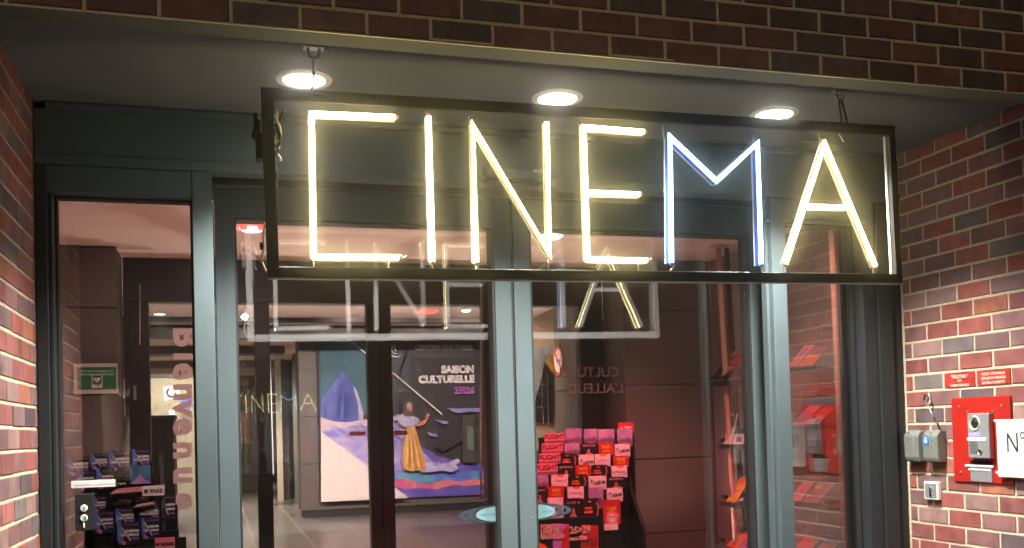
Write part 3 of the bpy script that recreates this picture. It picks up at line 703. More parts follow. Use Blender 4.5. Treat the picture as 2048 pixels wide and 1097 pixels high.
# vertical welcome lettering on the inner pane, read from inside
vin = mat('pink_lit_white_vinyl', (.90, .72, .70), .7)  # white vinyl with the pinkish light put into its colour
for ch, v0, v1 in (('B', 655, 702), ('i', 706, 723), ('e', 727, 764), ('n', 768, 800), ('v', 803, 832), ('e', 838, 878), ('n', 885, 925), ('u', 935, 982), ('e', 987, 1028)):
    p = onY(349, v0, YI+.046); q = onY(349, v1, YI+.046)
    s = (onY(396, v0, YI).x-p.x)
    # letters lie on their side, top of the letter towards the right
    h = s*(1.0 if ch in 'Bi' else .78)
    o = text('welcome_lettering', ch, (p.x, YI+.045, p.z), (0, 0, -1), (1, 0, 0), s*1.5, vin, t, .001, bold=.011)
    w = max(v.co.z for v in o.data.vertices)-min(v.co.z for v in o.data.vertices)
# first aid sign on the pier
t = thing('first_aid_sign', onY(190, 788, 7.45), 'green defibrillator sign with a heart symbol in a pale frame on the left pier', 'sign')
p, q = onY(147, 728, 7.45), onY(236, 787, 7.45)
m = MB(); m.box(p.x, q.x, 7.435, 7.459, q.z, p.z); m.build('frame', mat('pale_sign_frame', (.62, .52, .44), .6), t, .002)
p2, q2 = onY(154.5, 735, 7.43), onY(233, 779, 7.43)
m = MB(); m.box(p2.x, q2.x, 7.433, 7.4348, q2.z, p2.z); gp = m.build('green_panel', mat('sign_green', (.01, .16, .06), .5), t)
text('lettering', 'Ce site est équipé d\'un\ndéfibrillateur (extérieur)', ((p2.x+q2.x)/2, 7.4325, p2.z-.034), (1,0,0), WZ, .023, M['whiteink'], gp, .0006, 'CENTER')
c = Vector(((p2.x+q2.x)/2+.0, 7.4325, (p2.z+q2.z)/2-.02)); m = MB(); m.box(c.x-.034, c.x+.034, 7.4315, 7.4329, c.z-.047, c.z+.047); sy = m.build('symbol_border', M['whiteink'], gp)
m = MB(); m.box(c.x-.029, c.x+.029, 7.4305, 7.4314, c.z-.024, c.z+.042); m.build('symbol_field', mat('sign_green_dark', (.01, .10, .04), .5), sy)
m = MB(); h = [(0,-.020),(-.021,.003),(-.020,.014),(-.012,.019),(-.004,.016),(0,.010),(.004,.016),(.012,.019),(.020,.014),(.021,.003)]
m.slab([(c.x+x, 7.4304, c.z+.008+zz) for x, zz in h], (0,-.0006,0)); m.build('heart', M['whiteink'], sy)
m = MB(); m.slab([(c.x+x, 7.4297, c.z+.008+zz) for x, zz in ((.002,.012),(-.006,.0),(-.001,.0),(-.003,-.012),(.006,.003),(.001,.003))], (0,-.0004,0)); m.build('bolt_symbol', M['ink'], sy)
text('lettering', 'DAE', (c.x, 7.4303, c.z-.043), (1,0,0), WZ, .018, M['ink'], sy, .0004, 'CENTER')
t = thing('wall_switch', onY(270, 800, YI-.01), 'small pale plate on the dark jamb right of the first aid sign', 'switch')
p, q = onY(266, 772, YI-.006), onY(273, 800, YI-.006); m = MB(); m.box(p.x, q.x, YI-.012, YI, q.z, p.z); m.build('plate', mat('dull_plate', (.26,.22,.2), .5), t, .002)
m = MB(); c = onY(269.5, 786, YI-.013); m.box(c.x-.006, c.x+.006, YI-.016, YI-.0125, c.z-.02, c.z+.02); m.build('rocker', M['alum'], t, .001)
# red side wall just past the inner doors with a no smoking sign
jointed('panelled_wall', 'short red lit panelled wall seen edge on behind the no smoking sign', 2.997, 3.19, 8.045, 8.62, ZF, ZC-.006, [2.442-.613*i for i in range(4)])
t = thing('no_smoking_sign', onX(1118, 760, 2.99), 'round red and white no smoking sign on the short side wall', 'sign')
redp = mat('sign_red', (.62, .03, .02), .4); pinkp = mat('sign_white', (.82, .74, .70), .5)
cc = onX(1117, 722, 2.993); rr = .13
m = MB(); m.cyl(cc, (-1,0,0), rr, .004, 36); m.build('disc', pinkp, t)
m = MB(); m.disc(cc+Vector((-.0045,0,0)), (-1,0,0), rr, rr*.82, 0, .0005); m.disc(cc+Vector((-.0045,0,0)), (-1,0,0), rr, rr, -.004, 0)
e = rr*.60; m.slab([cc+Vector((-.0052, y, z)) for y, z in ((e+.009, e-.009), (e-.009, e+.009), (-e-.009, -e+.009), (-e+.009, -e-.009))], (-.0006, 0, 0)); m.build('red_ring', redp, t)
m = MB(); m.box(cc.x-.0048, cc.x-.004, cc.y-.07, cc.y+.05, cc.z-.009, cc.z+.009); m.tube([cc+Vector((-.005,-.065,.012)), cc+Vector((-.005,-.072,.03)), cc+Vector((-.005,-.06,.045))], .003, 6); m.build('cigarette', M['ink'], t)
# rock climbing mural panel beyond
t = thing('mural_panel', onY(1085, 880, 9.3), 'pale mural panel with a dark rock wall and yellow peak behind the no smoking sign', 'mural')
def P9(pts, off, mt, nm, par, y=9.3):
    m = MB(); m.slab([onY(u, v, y)+Vector((0, off, 0)) for u, v in pts], (0, .004 if off < 0 else .03, 0)); return m.build(nm, mt, par)
P9([(1030, 660), (1102, 618), (1110, 618), (1122, 618), (1130, 900), (1030, 900)], 0, mat('cream_mural', (.62, .52, .36), .7, noise=.15, scale=3), 'board', t)
P9([(1030, 705), (1103, 690), (1106, 850), (1030, 860)], -.006, mat('mural_sky', (.40, .46, .46), .7, noise=.4, scale=9), 'painted_sky', t)
P9([(1092, 725), (1096, 706), (1106, 730), (1106, 760), (1092, 755)], -.012, mat('mural_yellow', (.62, .40, .04), .7, noise=.2), 'painted_peak', t)
rock = P9([(1068, 845), (1070, 800), (1082, 760), (1088, 724), (1106, 750), (1106, 848)], -.018, mat('mural_rock', (.030, .028, .026), .7, noise=.5, scale=8), 'painted_rock', t)
m = MB()
for pl in ([(1074,790),(1106,782)],[(1070,815),(1106,812)],[(1082,765),(1086,848)],[(1094,745),(1096,848)],[(1079,770),(1106,768)]):
    m.tube([onY(u, v, 9.3)+Vector((0,-.022,0)) for u, v in pl], .004, 5)
m.build('rock_crack', mat('mural_line', (.14, .13, .11), .7), rock)
P9([(1064, 846), (1107, 848), (1107, 853), (1064, 852)], -.018, mat('mural_red', (.40, .06, .03), .7), 'painted_band', t)
# faint mirrored lettering on the panel wall
text('mirrored_lettering', 'CENTRE CULTUREL\nBRAINE-L\'ALLEUD', (onY(1342, 755, 7.45).x, 7.457, onY(1342, 752, 7.45).z), (1,0,0), WZ, .115, mat('faint_lettering', (.19, .165, .15), .6), pwall, .001, 'LEFT', mirror=True, line=1.15)
# ---- lobby
WA = 14.2
t = jointed('lobby_wall', 'panelled lobby wall that carries the large season banner', 1.10, 6.5, WA, WA+.5, ZF+.10, ZC-.006, [ .31+.10+.66+.675*i for i in range(3)])
m = MB(); m.box(1.13, 6.5, WA+.03, WA+.4, ZF, ZF+.10); m.build('plinth', M['gasket'], t)
plainwall('grey lobby wall far back on the left, behind the pink poster', -6, 1.0, 24.6, 24.8, ZF, ZC-.006, panel, 'lobby_wall')
plainwall('dark right end wall of the lobby', 6.6, 6.8, 8.1, 24, ZF, ZC-.006, panel, 'lobby_wall')
plainwall('cream side wall of the lobby, left of the pink poster', -3.4, -3.2, 8.1, 24.5, ZF, ZC-.006, beige, 'lobby_wall')
m = MB(); m.box(1.10, 1.22, 18.4, 18.5, ZF, ZC-.006)
tag(m.build('lobby_column', panel), 'grey slim column between the beige column and the dark doorway', 'column')
m = MB(); m.box(1.0, 1.10, 18.2, 18.3, ZF, ZC-.006)
tag(m.build('lobby_column', beige), 'slim beige column in the lobby left of the season banner', 'column')
m = MB(); m.box(1.225, 1.31, 17.1, 17.2, ZF, ZC-.006); tag(m.build('door_jamb', mat('grey_green_paint', (.20,.23,.19), .6)), 'narrow grey green door jamb at the left end of the banner wall', 'jamb')
m = MB(); m.box(1.22, 1.6, 18.6, 18.7, ZF, ZC-.006); tag(m.build('dark_doorway', M['gasket']), 'dark doorway between the beige column and the banner wall', 'doorway')
# far joints on grey wall
# lit showcase seen as bright vertical strip
t = thing('lit_showcase', onZ(536, 985, ZF), 'brightly lit tall showcase seen edge on beside the beige column', 'showcase')
p = onY(530, 707, 17); q = onY(546, 950, 17)
m = MB(); m.slab([onY(530, 716, 17), onY(537, 706, 17), onY(541, 722, 17), onY(548, 950, 17), onY(530, 944, 17)], (0, .3, 0)); m.build('lit_panel', emit('lit_showcase_panel', (1, .93, .86), 1.15), t)
m = MB(); m.tube([onY(528.5, 700, 16.95), onY(528.5, 955, 16.95)], .02, 6); m.build('edge', M['steel'], t)
# counter and notice board seen through the left pane
t = thing('reception_counter', onZ(320, 1020, ZF), 'dark tall counter block seen through the left pane below the notice board', 'counter')
p = onY(286, 832, 9.6); q = onY(347, 832, 9.6)
m = MB(); m.box(p.x-1, q.x, 9.6, 10.2, ZF, p.z-.03); m.build('body', darkin, t, .004)
m = MB(); m.box(p.x-1, q.x+.01, 9.58, 10.2, p.z-.028, p.z); m.build('top', M['gasket'], t, .003)
t = thing('notice_wall', (-1.6, 13, ZF), 'cream partition with pinned papers seen between the welcome letters', 'partition')
p = onY(290, 757, 12.5); q = onY(420, 946, 12.5)
m = MB(); m.box(p.x-.6, q.x-.16, 12.5, 12.6, ZF+.32, p.z); m.build('board', mat('cream_pin_board', (.27, .235, .17), .8), t, .003)
m = MB(); m.box(p.x-.6, q.x-.16, 12.49, 12.62, p.z+.002, p.z+.05); m.build('top_rail', darkin, t)
for pts, mt, nm in (([(326,775),(357,770),(360,795),(330,802)], M['white'], 'paper_sheet'), ([(338,820),(349,820),(349,830),(338,830)], M['white'], 'paper_sheet'),
            ([(360,806),(370,792),(384,795),(386,812),(372,822),(363,818)], mat('blue_paper', (.06,.07,.35), .5), 'blue_paper'), ([(362,830),(386,833),(384,860),(366,858)], mat('brown_paper', (.12,.09,.07), .5), 'brown_paper')):
    m = MB(); m.slab([onY(u, v, 12.49) for u, v in pts], (0, .004, 0)); pp = m.build(nm, mt, t)
m = MB(); c = onY(343, 785, 12.48); m.tube([c+Vector((.05*math.cos(a), 0, .05*math.sin(a))) for a in [2+i*.35 for i in range(13)]], .012, 6); m.build('paper_logo', mat('plum_ink', (.10,.04,.07), .6), t)
# pink poster on the far grey wall
t = thing('film_poster', onY(490, 888, 22), 'salmon pink poster with black letters on the far lobby wall', 'poster')
p, q = onY(462, 760, 22), onY(500.5, 888, 22)
m = MB(); m.box(p.x, q.x, 21.98, 22, q.z, p.z); m.build('sheet', mat('salmon_paper', (.62, .32, .24), .6), t)
text('lettering', 'MIX', (q.x-.36, 21.975, p.z-.36), (1,0,0), WZ, .30, M['ink'], t, .003, bold=.01)
m = MB(); c = onY(486, 818, 21.97); m.box(c.x-.1, c.x+.09, 21.972, 21.978, c.z-.09, c.z+.09); m.build('picture', mat('dark_print', (.08,.05,.07), .6), t)
jointed('lobby_partition', 'grey panelled partition behind the salmon poster', p.x-.3, q.x+.3, 22.002, 22.1, ZF, 2.8, (.85, 1.35, 1.95, 2.45))
# ceiling beams, lamps and track
t = thing('ceiling_beam', (0, 11.6, ZC), 'dark beam across the lobby ceiling in front of the banner', 'beam')
m = MB(); m.box(-3.1, 6.5, 11.75, 11.9, ZC-.05, ZC-.003); m.build('beam', darkin, t)
m = MB(); m.box(-3.1, 6.5, 12.6, 12.75, ZC-.16, ZC-.003); tag(m.build('ceiling_beam', darkin), 'second dark beam deeper in the lobby ceiling', 'beam')
for (y, lb) in ((15.5, 'third'), (18.5, 'fourth')):
    m = MB(); m.box(-3.1, 1.0, y, y+.5, ZC-.12, ZC-.003); tag(m.build('ceiling_beam', panel), f'{lb} grey beam of the lobby ceiling counted from the front, left of the banner', 'beam')
def ceillamp(u, v, r, lb, em, ringm, y=None, z=ZC):
    p = onZ(u, v, z); t = thing('ceiling_lamp', p, lb, 'lamp')
    m = MB(); m.disc(p, (0,0,-1), r, r*.95, 0, .006); m.disc(p, (0,0,-1), r*.95, r*.72, .006, .008); m.build('trim_ring', ringm, t)
    m = MB(); m.disc(p, (0,0,-1), r*.72, r*.5, .004, .022); m.cap(p, (0,0,-1), r*.5, .022); m.build('lens', em, t)
    return t, p
whitein = emit('lit_lobby_lamp', (1, .92, .85), 12)
redem = emit('lit_red_lamp', (1, .03, .02), 4)
def lamplight(t, col, e, size=R(150), blend=.6, typ='SPOT', r=.06):
    L = bpy.data.lights.new('lamp_light', typ); L.energy = e; L.color = col; L.shadow_soft_size = r
    if typ == 'SPOT': L.spot_size = size; L.spot_blend = blend
    o = bpy.data.objects.new('lamp_light', L); COL.objects.link(o); o.parent = t; o.location = (0, 0, -.04 if typ == 'SPOT' else -.14)
tA, pA = ceillamp(504, 456, .115, 'white vestibule ceiling lamp with a red glowing rim, left of the sign', whitein, redem)
lamplight(tA, (1, .2, .16), 8)
for dx in (-.055, .055):
    m = MB(); m.disc(pA+Vector((dx, -.09, -.02)), (0,0,-1), .028, .022, -.02, .012); m.cap(pA+Vector((dx, -.09, -.02)), (0,0,-1), .022, .012)
    m.build('red_spot', redem, tA)
tB, pB = ceillamp(1102, 471, .12, 'white vestibule ceiling lamp between the letters N and E', whitein, M['ring'])
lamplight(tB, (1, .6, .5), 8)
tC, pC = ceillamp(932, 620, .08, 'small white lobby ceiling lamp above the season banner', whitein, M['ring'])
lamplight(tC, (1, .82, .70), 45)
t = thing('red_strip_lamp', onZ(854, 622, ZC), 'red lamp strip glowing on the lobby ceiling above the banner', 'lamp')
a, b = onZ(838, 622, ZC), onZ(872, 622.5, ZC); m = MB(); m.box(a.x, b.x, a.y-.12, a.y+.12, ZC-.02, ZC-.001); m.build('tube', redem, t, .004)
lamplight(t, (1, .06, .04), 3)
def hidden_spot(x, y, aim, lb, col, e, ang, z=ZC):  # unseen fill lamps added to brighten the interior, modelled as ceiling fittings
    p = Vector((x, y, z)); t = thing('fill_spot', p, lb, 'lamp', 'added fill spots on the entrance ceilings')
    d = (Vector(aim)-p).normalized(); c = p+Vector((0, 0, -.07))
    m = MB(); m.disc(p, (0,0,-1), .045, .045, .001, .012); m.cap(p, (0,0,-1), .045, .012); m.tube([p, c], .01, 8); m.disc(c-d*.06, d, .035, .038, 0, .10); m.cap(c-d*.06, d, .035, 0); m.build('lamp_head', M['alum'], t)
    L = bpy.data.lights.new('lamp_light', 'SPOT'); L.energy = e; L.color = col; L.spot_size = R(ang); L.spot_blend = .6; L.shadow_soft_size = .03
    o = bpy.data.objects.new('lamp_light', L); COL.objects.link(o); o.parent = t; o.location = c+d*.05-p; o.rotation_euler = d.to_track_quat('-Z', 'Y').to_euler()
hidden_spot(1.9, 5.0, (2.5, 6.6, .9), 'added fill spot with a red beam above the right leaflet rack, hidden by the transom', (1, .18, .21), 620, 72)
hidden_spot(2.9, 4.9, (3.9, 6.3, 1.2), 'added fill spot with a salmon beam towards the magazine poles, hidden by the transom', (1, .62, .54), 90, 100)
hidden_spot(.3, 4.95, (-.3, 7.9, 1.5), 'added fill spot with a pinkish beam above the left leaflet rack, hidden by the transom', (1, .74, .70), 120, 62)
hidden_spot(.1, 4.9, (-.5, 6.0, .9), 'added fill spot with a low pinkish beam onto the cards of the left rack', (1, .70, .66), 170, 80)
hidden_spot(2.1, 8.5, (2.95, 9.2, 1.7), 'added fill spot aimed at the rock mural and the no smoking sign', (1, .70, .58), 160, 80)
hidden_spot(1.6, 9.6, (2.2, 14.2, 1.2), 'left added fill spot aimed at the season banner', (1, .76, .70), 1150, 62)
hidden_spot(3.4, 9.6, (3.2, 14.2, 1.4), 'right added fill spot aimed at the season banner', (1, .80, .74), 850, 62)
def uplight(x, y, lb, col, e, ang=130):  # unseen fill lamps added below the view to light the ceilings
    t = thing('fill_uplight', (x, y, ZF), lb, 'fill light', 'added fill uplights in the entrance floor')
    p = Vector((x, y, ZF)); m = MB(); m.disc(p, (0,0,1), .075, .07, .0, .006); m.disc(p, (0,0,1), .07, .05, .006, .004); m.build('bezel', M['steel'], t)
    m = MB(); m.cap(p, (0,0,1), .05, .004); m.build('lens', emit('lit_fill_uplight', col, 6), t)
    L = bpy.data.lights.new('lamp_light', 'SPOT'); L.energy = e; L.color = col; L.spot_size = R(ang); L.spot_blend = .9; L.shadow_soft_size = .05
    o = bpy.data.objects.new('lamp_light', L); COL.objects.link(o); o.parent = t; o.location = (0, 0, .02); o.rotation_euler = (math.pi, 0, 0)
VC = (1, .58, .48); LC = (1, .88, .74)
uplight(-.35, 6.75, 'left added fill uplight in the vestibule, nearer the pier', VC, 79)
uplight(1.05, 7.0, 'middle added fill uplight in the vestibule', VC, 86)
uplight(3.45, 6.9, 'right added fill uplight in the vestibule beside the pole', VC, 64)
uplight(.6, 5.3, 'added fill uplight just inside the doors', VC, 57)
uplight(-1.6, 9.4, 'left added fill uplight in the lobby', LC, 420, 150)
uplight(.9, 9.3, 'middle added fill uplight in the lobby', LC, 420, 150)
uplight(2.6, 9.2, 'right added fill uplight in the lobby', LC, 300, 150)
hidden_spot(1.2, 8.7, (1.5, 11.4, .31), 'added fill spot with a red beam onto the lobby floor', (1, .34, .28), 420, 80)
hidden_spot(.2, 9.6, (.2, 15.5, .31), 'added fill spot with a white beam onto the far lobby floor', (1, .95, .86), 1300, 60)
hidden_spot(-1.2, 9.0, (-1.0, 12.6, 1.4), 'added fill spot aimed at the partition with pinned papers', (1, .92, .78), 320, 60)
for (x, y, e, lb) in ((-.6, 11.5, 400, 'round white lobby ceiling lamp nearest the counter'), (.2, 16.5, 1100, 'round white lobby ceiling lamp beside the beige column'), (-1.8, 17.5, 1100, 'round white lobby ceiling lamp above the cream side wall'), (.0, 22.8, 1000, 'round white lobby ceiling lamp farthest back')):
    p = Vector((x, y, ZC)); t = thing('ceiling_lamp', p, lb, 'lamp')
    m = MB(); m.disc(p, (0,0,-1), .09, .085, 0, .006); m.disc(p, (0,0,-1), .085, .066, .006, .008); m.build('trim_ring', M['ring'], t)
    m = MB(); m.cap(p, (0,0,-1), .066, .004); m.build('lens', whitein, t); lamplight(t, (1, .86, .68), e)
# ---------------------------------------------------------------- season banner
def rgbmat(name, c1, c2, scale=4, rough=.6, detail=6, dist=1.2, stretch=None):
    m, t, b = newmat(name)
    tc = t.nodes.new('ShaderNodeTexCoord'); mp = t.nodes.new('ShaderNodeMapping'); t.links.new(tc.outputs['Object'], mp.inputs[0])
    if stretch: mp.inputs['Scale'].default_value = stretch
    n = t.nodes.new('ShaderNodeTexNoise'); n.inputs['Scale'].default_value = scale; n.inputs['Detail'].default_value = detail; n.inputs['Distortion'].default_value = dist
    r = t.nodes.new('ShaderNodeValToRGB'); r.color_ramp.elements[0].position = .36; r.color_ramp.elements[1].position = .64
    r.color_ramp.elements[0].color = (*c1, 1); r.color_ramp.elements[1].color = (*c2, 1)
    t.links.new(mp.outputs[0], n.inputs['Vector']); t.links.new(n.outputs[0], r.inputs[0]); t.links.new(r.outputs[0], b.inputs['Base Color'])
    b.inputs['Roughness'].default_value = rough
    return m
BY = WA-.06
def bz(x, y): return onY(620+x/2.7425, 620+y/2.7425, BY)
t = thing('season_banner', (bz(55, 1052).x, BY, bz(55, 1052).z), 'huge cultural season banner with a singer in a yellow dress on stage', 'banner')
p0, p1 = bz(55, 1052), bz(955, 1015)
m = MB(); m.box(p0.x, p1.x, BY, WA-.004, p0.z, ZC-.06); m.build('canvas', rgbmat('banner_charcoal', (.022,.022,.028), (.035,.032,.036), 1), t, .01)
lay = [0]
def bp(nm, pts, mt, off=None):
    lay[0] += 1; d = .003+.0022*lay[0]
    m = MB(); m.slab([bz(*q)-Vector((0, d, 0)) for q in pts], (0, .002, 0)); return m.build(nm, mt, t)
bp('painted_backdrop', [(57,105),(300,105),(430,190),(440,560),(57,600)], rgbmat('banner_teal', (.02,.10,.15), (.05,.17,.22), 1.3))
bp('painted_backdrop', [(440,560),(445,190),(545,190),(545,455),(440,455)], rgbmat('banner_slate', (.03,.05,.06), (.04,.06,.07), 1.3))
bp('painted_stage', [(440,600),(600,740),(700,800),(860,850),(948,850),(953,1013),(535,1030),(318,870)], rgbmat('banner_violet', (.05,.05,.42), (.18,.12,.55), 2.2))
bp('painted_glow', [(445,880),(600,880),(760,900),(950,880),(952,935),(445,960)], rgbmat('banner_aqua', (.10,.16,.70), (.12,.42,.55), 3))
bp('painted_cloud', [(448,935),(520,925),(600,950),(660,955),(760,928),(800,945),(880,930),(951,932),(951,955),(860,968),(780,962),(700,985),(600,975),(520,985),(450,965)], rgbmat('banner_pink_cloud', (.62,.10,.30), (.85,.30,.22), 5))
bp('painted_cloth', [(58,600),(150,630),(310,605),(450,590),(520,640),(600,760),(690,850),(600,885),(460,900),(310,862),(58,672)], rgbmat('banner_white_cloth', (.24,.22,.62), (.62,.52,.74), 2.2, stretch=(1, 1, 2.5)))
bp('painted_cloth', [(58,590),(110,600),(200,618),(308,600),(312,620),(180,650),(58,668)], rgbmat('banner_pale_cloth', (.55,.42,.52), (.72,.58,.62), 3))
bp('painted_peak', [(58,480),(120,420),(180,325),(235,410),(278,500),(292,600),(200,618),(130,612),(58,590)], rgbmat('banner_blue_peak', (.04,.06,.34), (.16,.20,.50), 2, stretch=(3,1,.7)))
bp('painted_peak', [(235,412),(262,455),(292,560),(292,602),(268,606),(262,520)], rgbmat('banner_lit_fold', (.42,.36,.62), (.62,.50,.66), 3))
rnd = random.Random(3)
for k in range(16):
    x0 = 90+k*22+rnd.uniform(-6, 6); y0 = 625+rnd.uniform(-6, 14); L = rnd.uniform(110, 200); w = rnd.uniform(3, 9)
    c = rnd.choice([('banner_fold_light', (.60,.56,.80)), ('banner_fold_dark', (.16,.15,.46)), ('banner_fold_mid', (.40,.36,.68))])
    y1 = min(y0+L*.55, 655+ (x0+L*.9-57)*.74)
    bp('painted_fold', [(x0,y0),(x0+w,y0),(x0+L*.5+w,(y0+y1)/2+6),(x0+L*.9,y1),(x0+L*.45,(y0+y1)/2+10)], mat(c[0], c[1], .6, noise=.25, scale=6))
for k in range(12):
    x0 = 590+k*17; bp('painted_fold', [(x0, 838+rnd.uniform(-6,8)),(x0+6, 838+rnd.uniform(-6,6)),(x0+30, 868+rnd.uniform(-4,10)),(x0+20, 876)], mat('banner_train_light', (.70,.66,.90), .6, noise=.2))
for k in range(5):
    x0 = 100+k*33; bp('painted_fold', [(179+(k-2)*8, 380+abs(k-2)*30),(181+(k-2)*8, 382+abs(k-2)*30),(x0+12, 590),(x0+6, 592)], mat(('banner_peak_light','banner_peak_dark')[k%2], ((.13,.17,.48),(.05,.07,.36))[k%2], .6, noise=.25))
bp('white_corner', [(57,668),(318,862),(535,1030),(57,1052)], mat('banner_white_corner', (.80,.70,.66), .6, noise=.03))
bp('diagonal_line', [(434,340),(441,338),(720,572),(716,579)], M['whiteink'])
bp('diagonal_line', [(118,100),(126,98),(302,238),(300,246)], M['whiteink'])
for q in ([(745,542),(925,540),(938,560),(790,567)], [(678,603),(742,612),(755,626),(715,628)], [(632,670),(690,682),(690,698),(650,690)]):
    bp('painted_step', q, rgbmat('banner_step', (.16,.16,.42), (.34,.32,.62), 3))
bp('painted_column', [(826,580),(892,578),(896,840),(828,838)], rgbmat('banner_column', (.045,.04,.035), (.07,.06,.05), 8, stretch=(1,1,4)))
bp('painted_column', [(852,640),(884,640),(888,768),(854,766)], rgbmat('banner_green_door', (.10,.16,.12), (.16,.24,.18), 3))
bp('painted_shadow', [(668,745),(760,610),(800,600),(826,640),(826,720),(720,780)], mat('banner_shadow', (.018,.018,.026), .6))
bp('singer_train', [(600,826),(690,850),(745,838),(800,815),(815,830),(790,850),(805,872),(770,890),(720,880),(650,890),(600,890)], rgbmat('banner_train', (.28,.28,.72), (.66,.62,.85), 6))
bp('singer_skirt', [(520,640),(566,636),(590,720),(626,830),(618,884),(575,878),(548,886),(505,872),(500,780),(512,700)], rgbmat('banner_gold', (.55,.24,.03), (.85,.55,.14), 8, stretch=(4,1,.6)))
for k in range(6): bp('skirt_fold', [(528+k*6, 660),(531+k*6, 660),(516+k*18+7, 868),(516+k*18, 870)], mat(('banner_gold_light','banner_gold_dark')[k%2], ((.95,.72,.28),(.42,.15,.03))[k%2], .6, noise=.2))
bp('singer_bodice', [(470,600),(495,572),(520,580),(560,585),(590,600),(592,618),(566,628),(560,642),(500,640),(480,625)], rgbmat('banner_bodice', (.34,.38,.60), (.72,.66,.76), 8))
bp('singer_arm', [(566,628),(596,618),(622,600),(626,576),(636,570),(648,574),(640,592),(622,626),(596,640),(572,636)], mat('banner_skin', (.66,.22,.12), .6))
bp('singer_arm', [(446,590),(478,572),(488,580),(470,606),(450,612)], mat('banner_pale_skin', (.42,.36,.50), .6))
bp('singer_hair', [(508,512),(525,502),(545,505),(556,520),(562,555),(560,580),(545,585),(508,585),(498,565),(500,535)], mat('banner_hair', (.10,.06,.055), .6))
bp('singer_face', [(524,514),(538,510),(548,520),(548,545),(540,558),(528,556),(520,540)], mat('banner_face', (.52,.30,.26), .6))
bp('singer_mouth', [(529,542),(536,541),(537,549),(530,549)], M['ink'])
def btext(s, x, y, cap, mt, bold, al='RIGHT'):
    o = bz(x, y); h = (bz(x, y-cap)-o).z
    lay[0] += 0
    return text('lettering', s, (o.x, BY-.085, o.z), (1,0,0), WZ, h/.70, mt, t, .002, al, bold=bold)
btext('CENTRE CULTUREL', 890, 222, 26, M['whiteink'], .004)
btext("BRAINE-L'ALLEUD", 892, 266, 30, mat('banner_grey_ink', (.13,.13,.14), .6), 0)
btext('SAISON', 893, 346, 37, M['whiteink'], .010); btext('CULTURELLE', 893, 399, 37, M['whiteink'], .010)
btext('25\\26', 895, 461, 36, mat('banner_purple_ink', (.62,.16,.66), .6), .004)
m = MB(); c = bz(466, 226); c.y = BY-.086; s = bz(466+36, 226).x-c.x
for k, rr in enumerate((1.0, .68, .38)):
    m.tube([c+Vector((s*(rr*math.cos(a)+.10*k), 0, s*(rr*math.sin(a)+.14*k))) for a in [R(115+i*12) for i in range(int(19-3*k))]], [s*.03+s*.07*math.sin(math.pi*i/(int(19-3*k)-1)) for i in range(int(19-3*k))], 8, flat=.02)
m.build('emblem', M['whiteink'], t)
m = MB(); a, b = bz(541, 190), bz(541, 250); m.box(a.x-.006, a.x+.006, BY-.087, BY-.084, b.z, a.z); m.build('divider', M['greyink'], t)
# red arrow stickers on the inner leaves
for (pts, lb) in (([(213,679),(232,662),(232,667),(303,668),(303,691),(232,690),(232,696)], 'red arrow sticker pointing left on the inner glass door, left of the dark mullion'),
                  ([(541,675),(523,658),(523,663),(462,662),(462,688),(523,687),(523,693)], 'red arrow sticker pointing right on the inner glass door, right of the dark mullion')):
    P = [onY(620+x/2.7425, 620+y/2.7425, YI+.044) for x, y in pts]
    t = thing('arrow_sticker', P[0], lb, 'sticker', 'red arrow stickers on the inner doors')
    m = MB(); m.slab(P, (0, .001, 0)); m.build('arrow', mat('arrow_red', (.55,.05,.05), .5), t)
    cx = sum(q.x for q in P)/len(P); cz = P[0].z
    m = MB(); m.box(cx-.022, cx+.022, YI+.0425, YI+.0438, cz-.011, cz+.011); m.build('arrow_text_patch', M['greyink'], t)

# ---------------------------------------------------------------- leaflet racks
def paper(nm, c, n=.04): return mat(nm, c, .38, noise=n, scale=20)
PM = dict(red=paper('leaflet_red', (.62,.035,.05)), pink=paper('leaflet_pink', (.80,.20,.24)), violet=rgbmat('leaflet_violet', (.30,.20,.42), (.55,.34,.52), 14), white=paper('leaflet_white', (.82,.74,.72)),
          black=paper('leaflet_black', (.022,.02,.024)), crimson=paper('leaflet_crimson', (.50,.03,.04)), yellow=paper('print_yellow', (.85,.42,.03)), orange=paper('print_orange', (.80,.16,.04)),
          navy=paper('leaflet_navy', (.022,.024,.045)), blue=rgbmat('print_blue', (.05,.09,.42), (.14,.22,.60), 12), teal=rgbmat('print_teal', (.02,.10,.22), (.06,.24,.38), 12), skin=paper('print_skin', (.52,.24,.16)), mauve=paper('print_mauve', (.22,.13,.22)),
          purple=paper('print_purple', (.50,.16,.52)))
ORD = ['first','second','third','fourth','fifth','sixth','seventh']
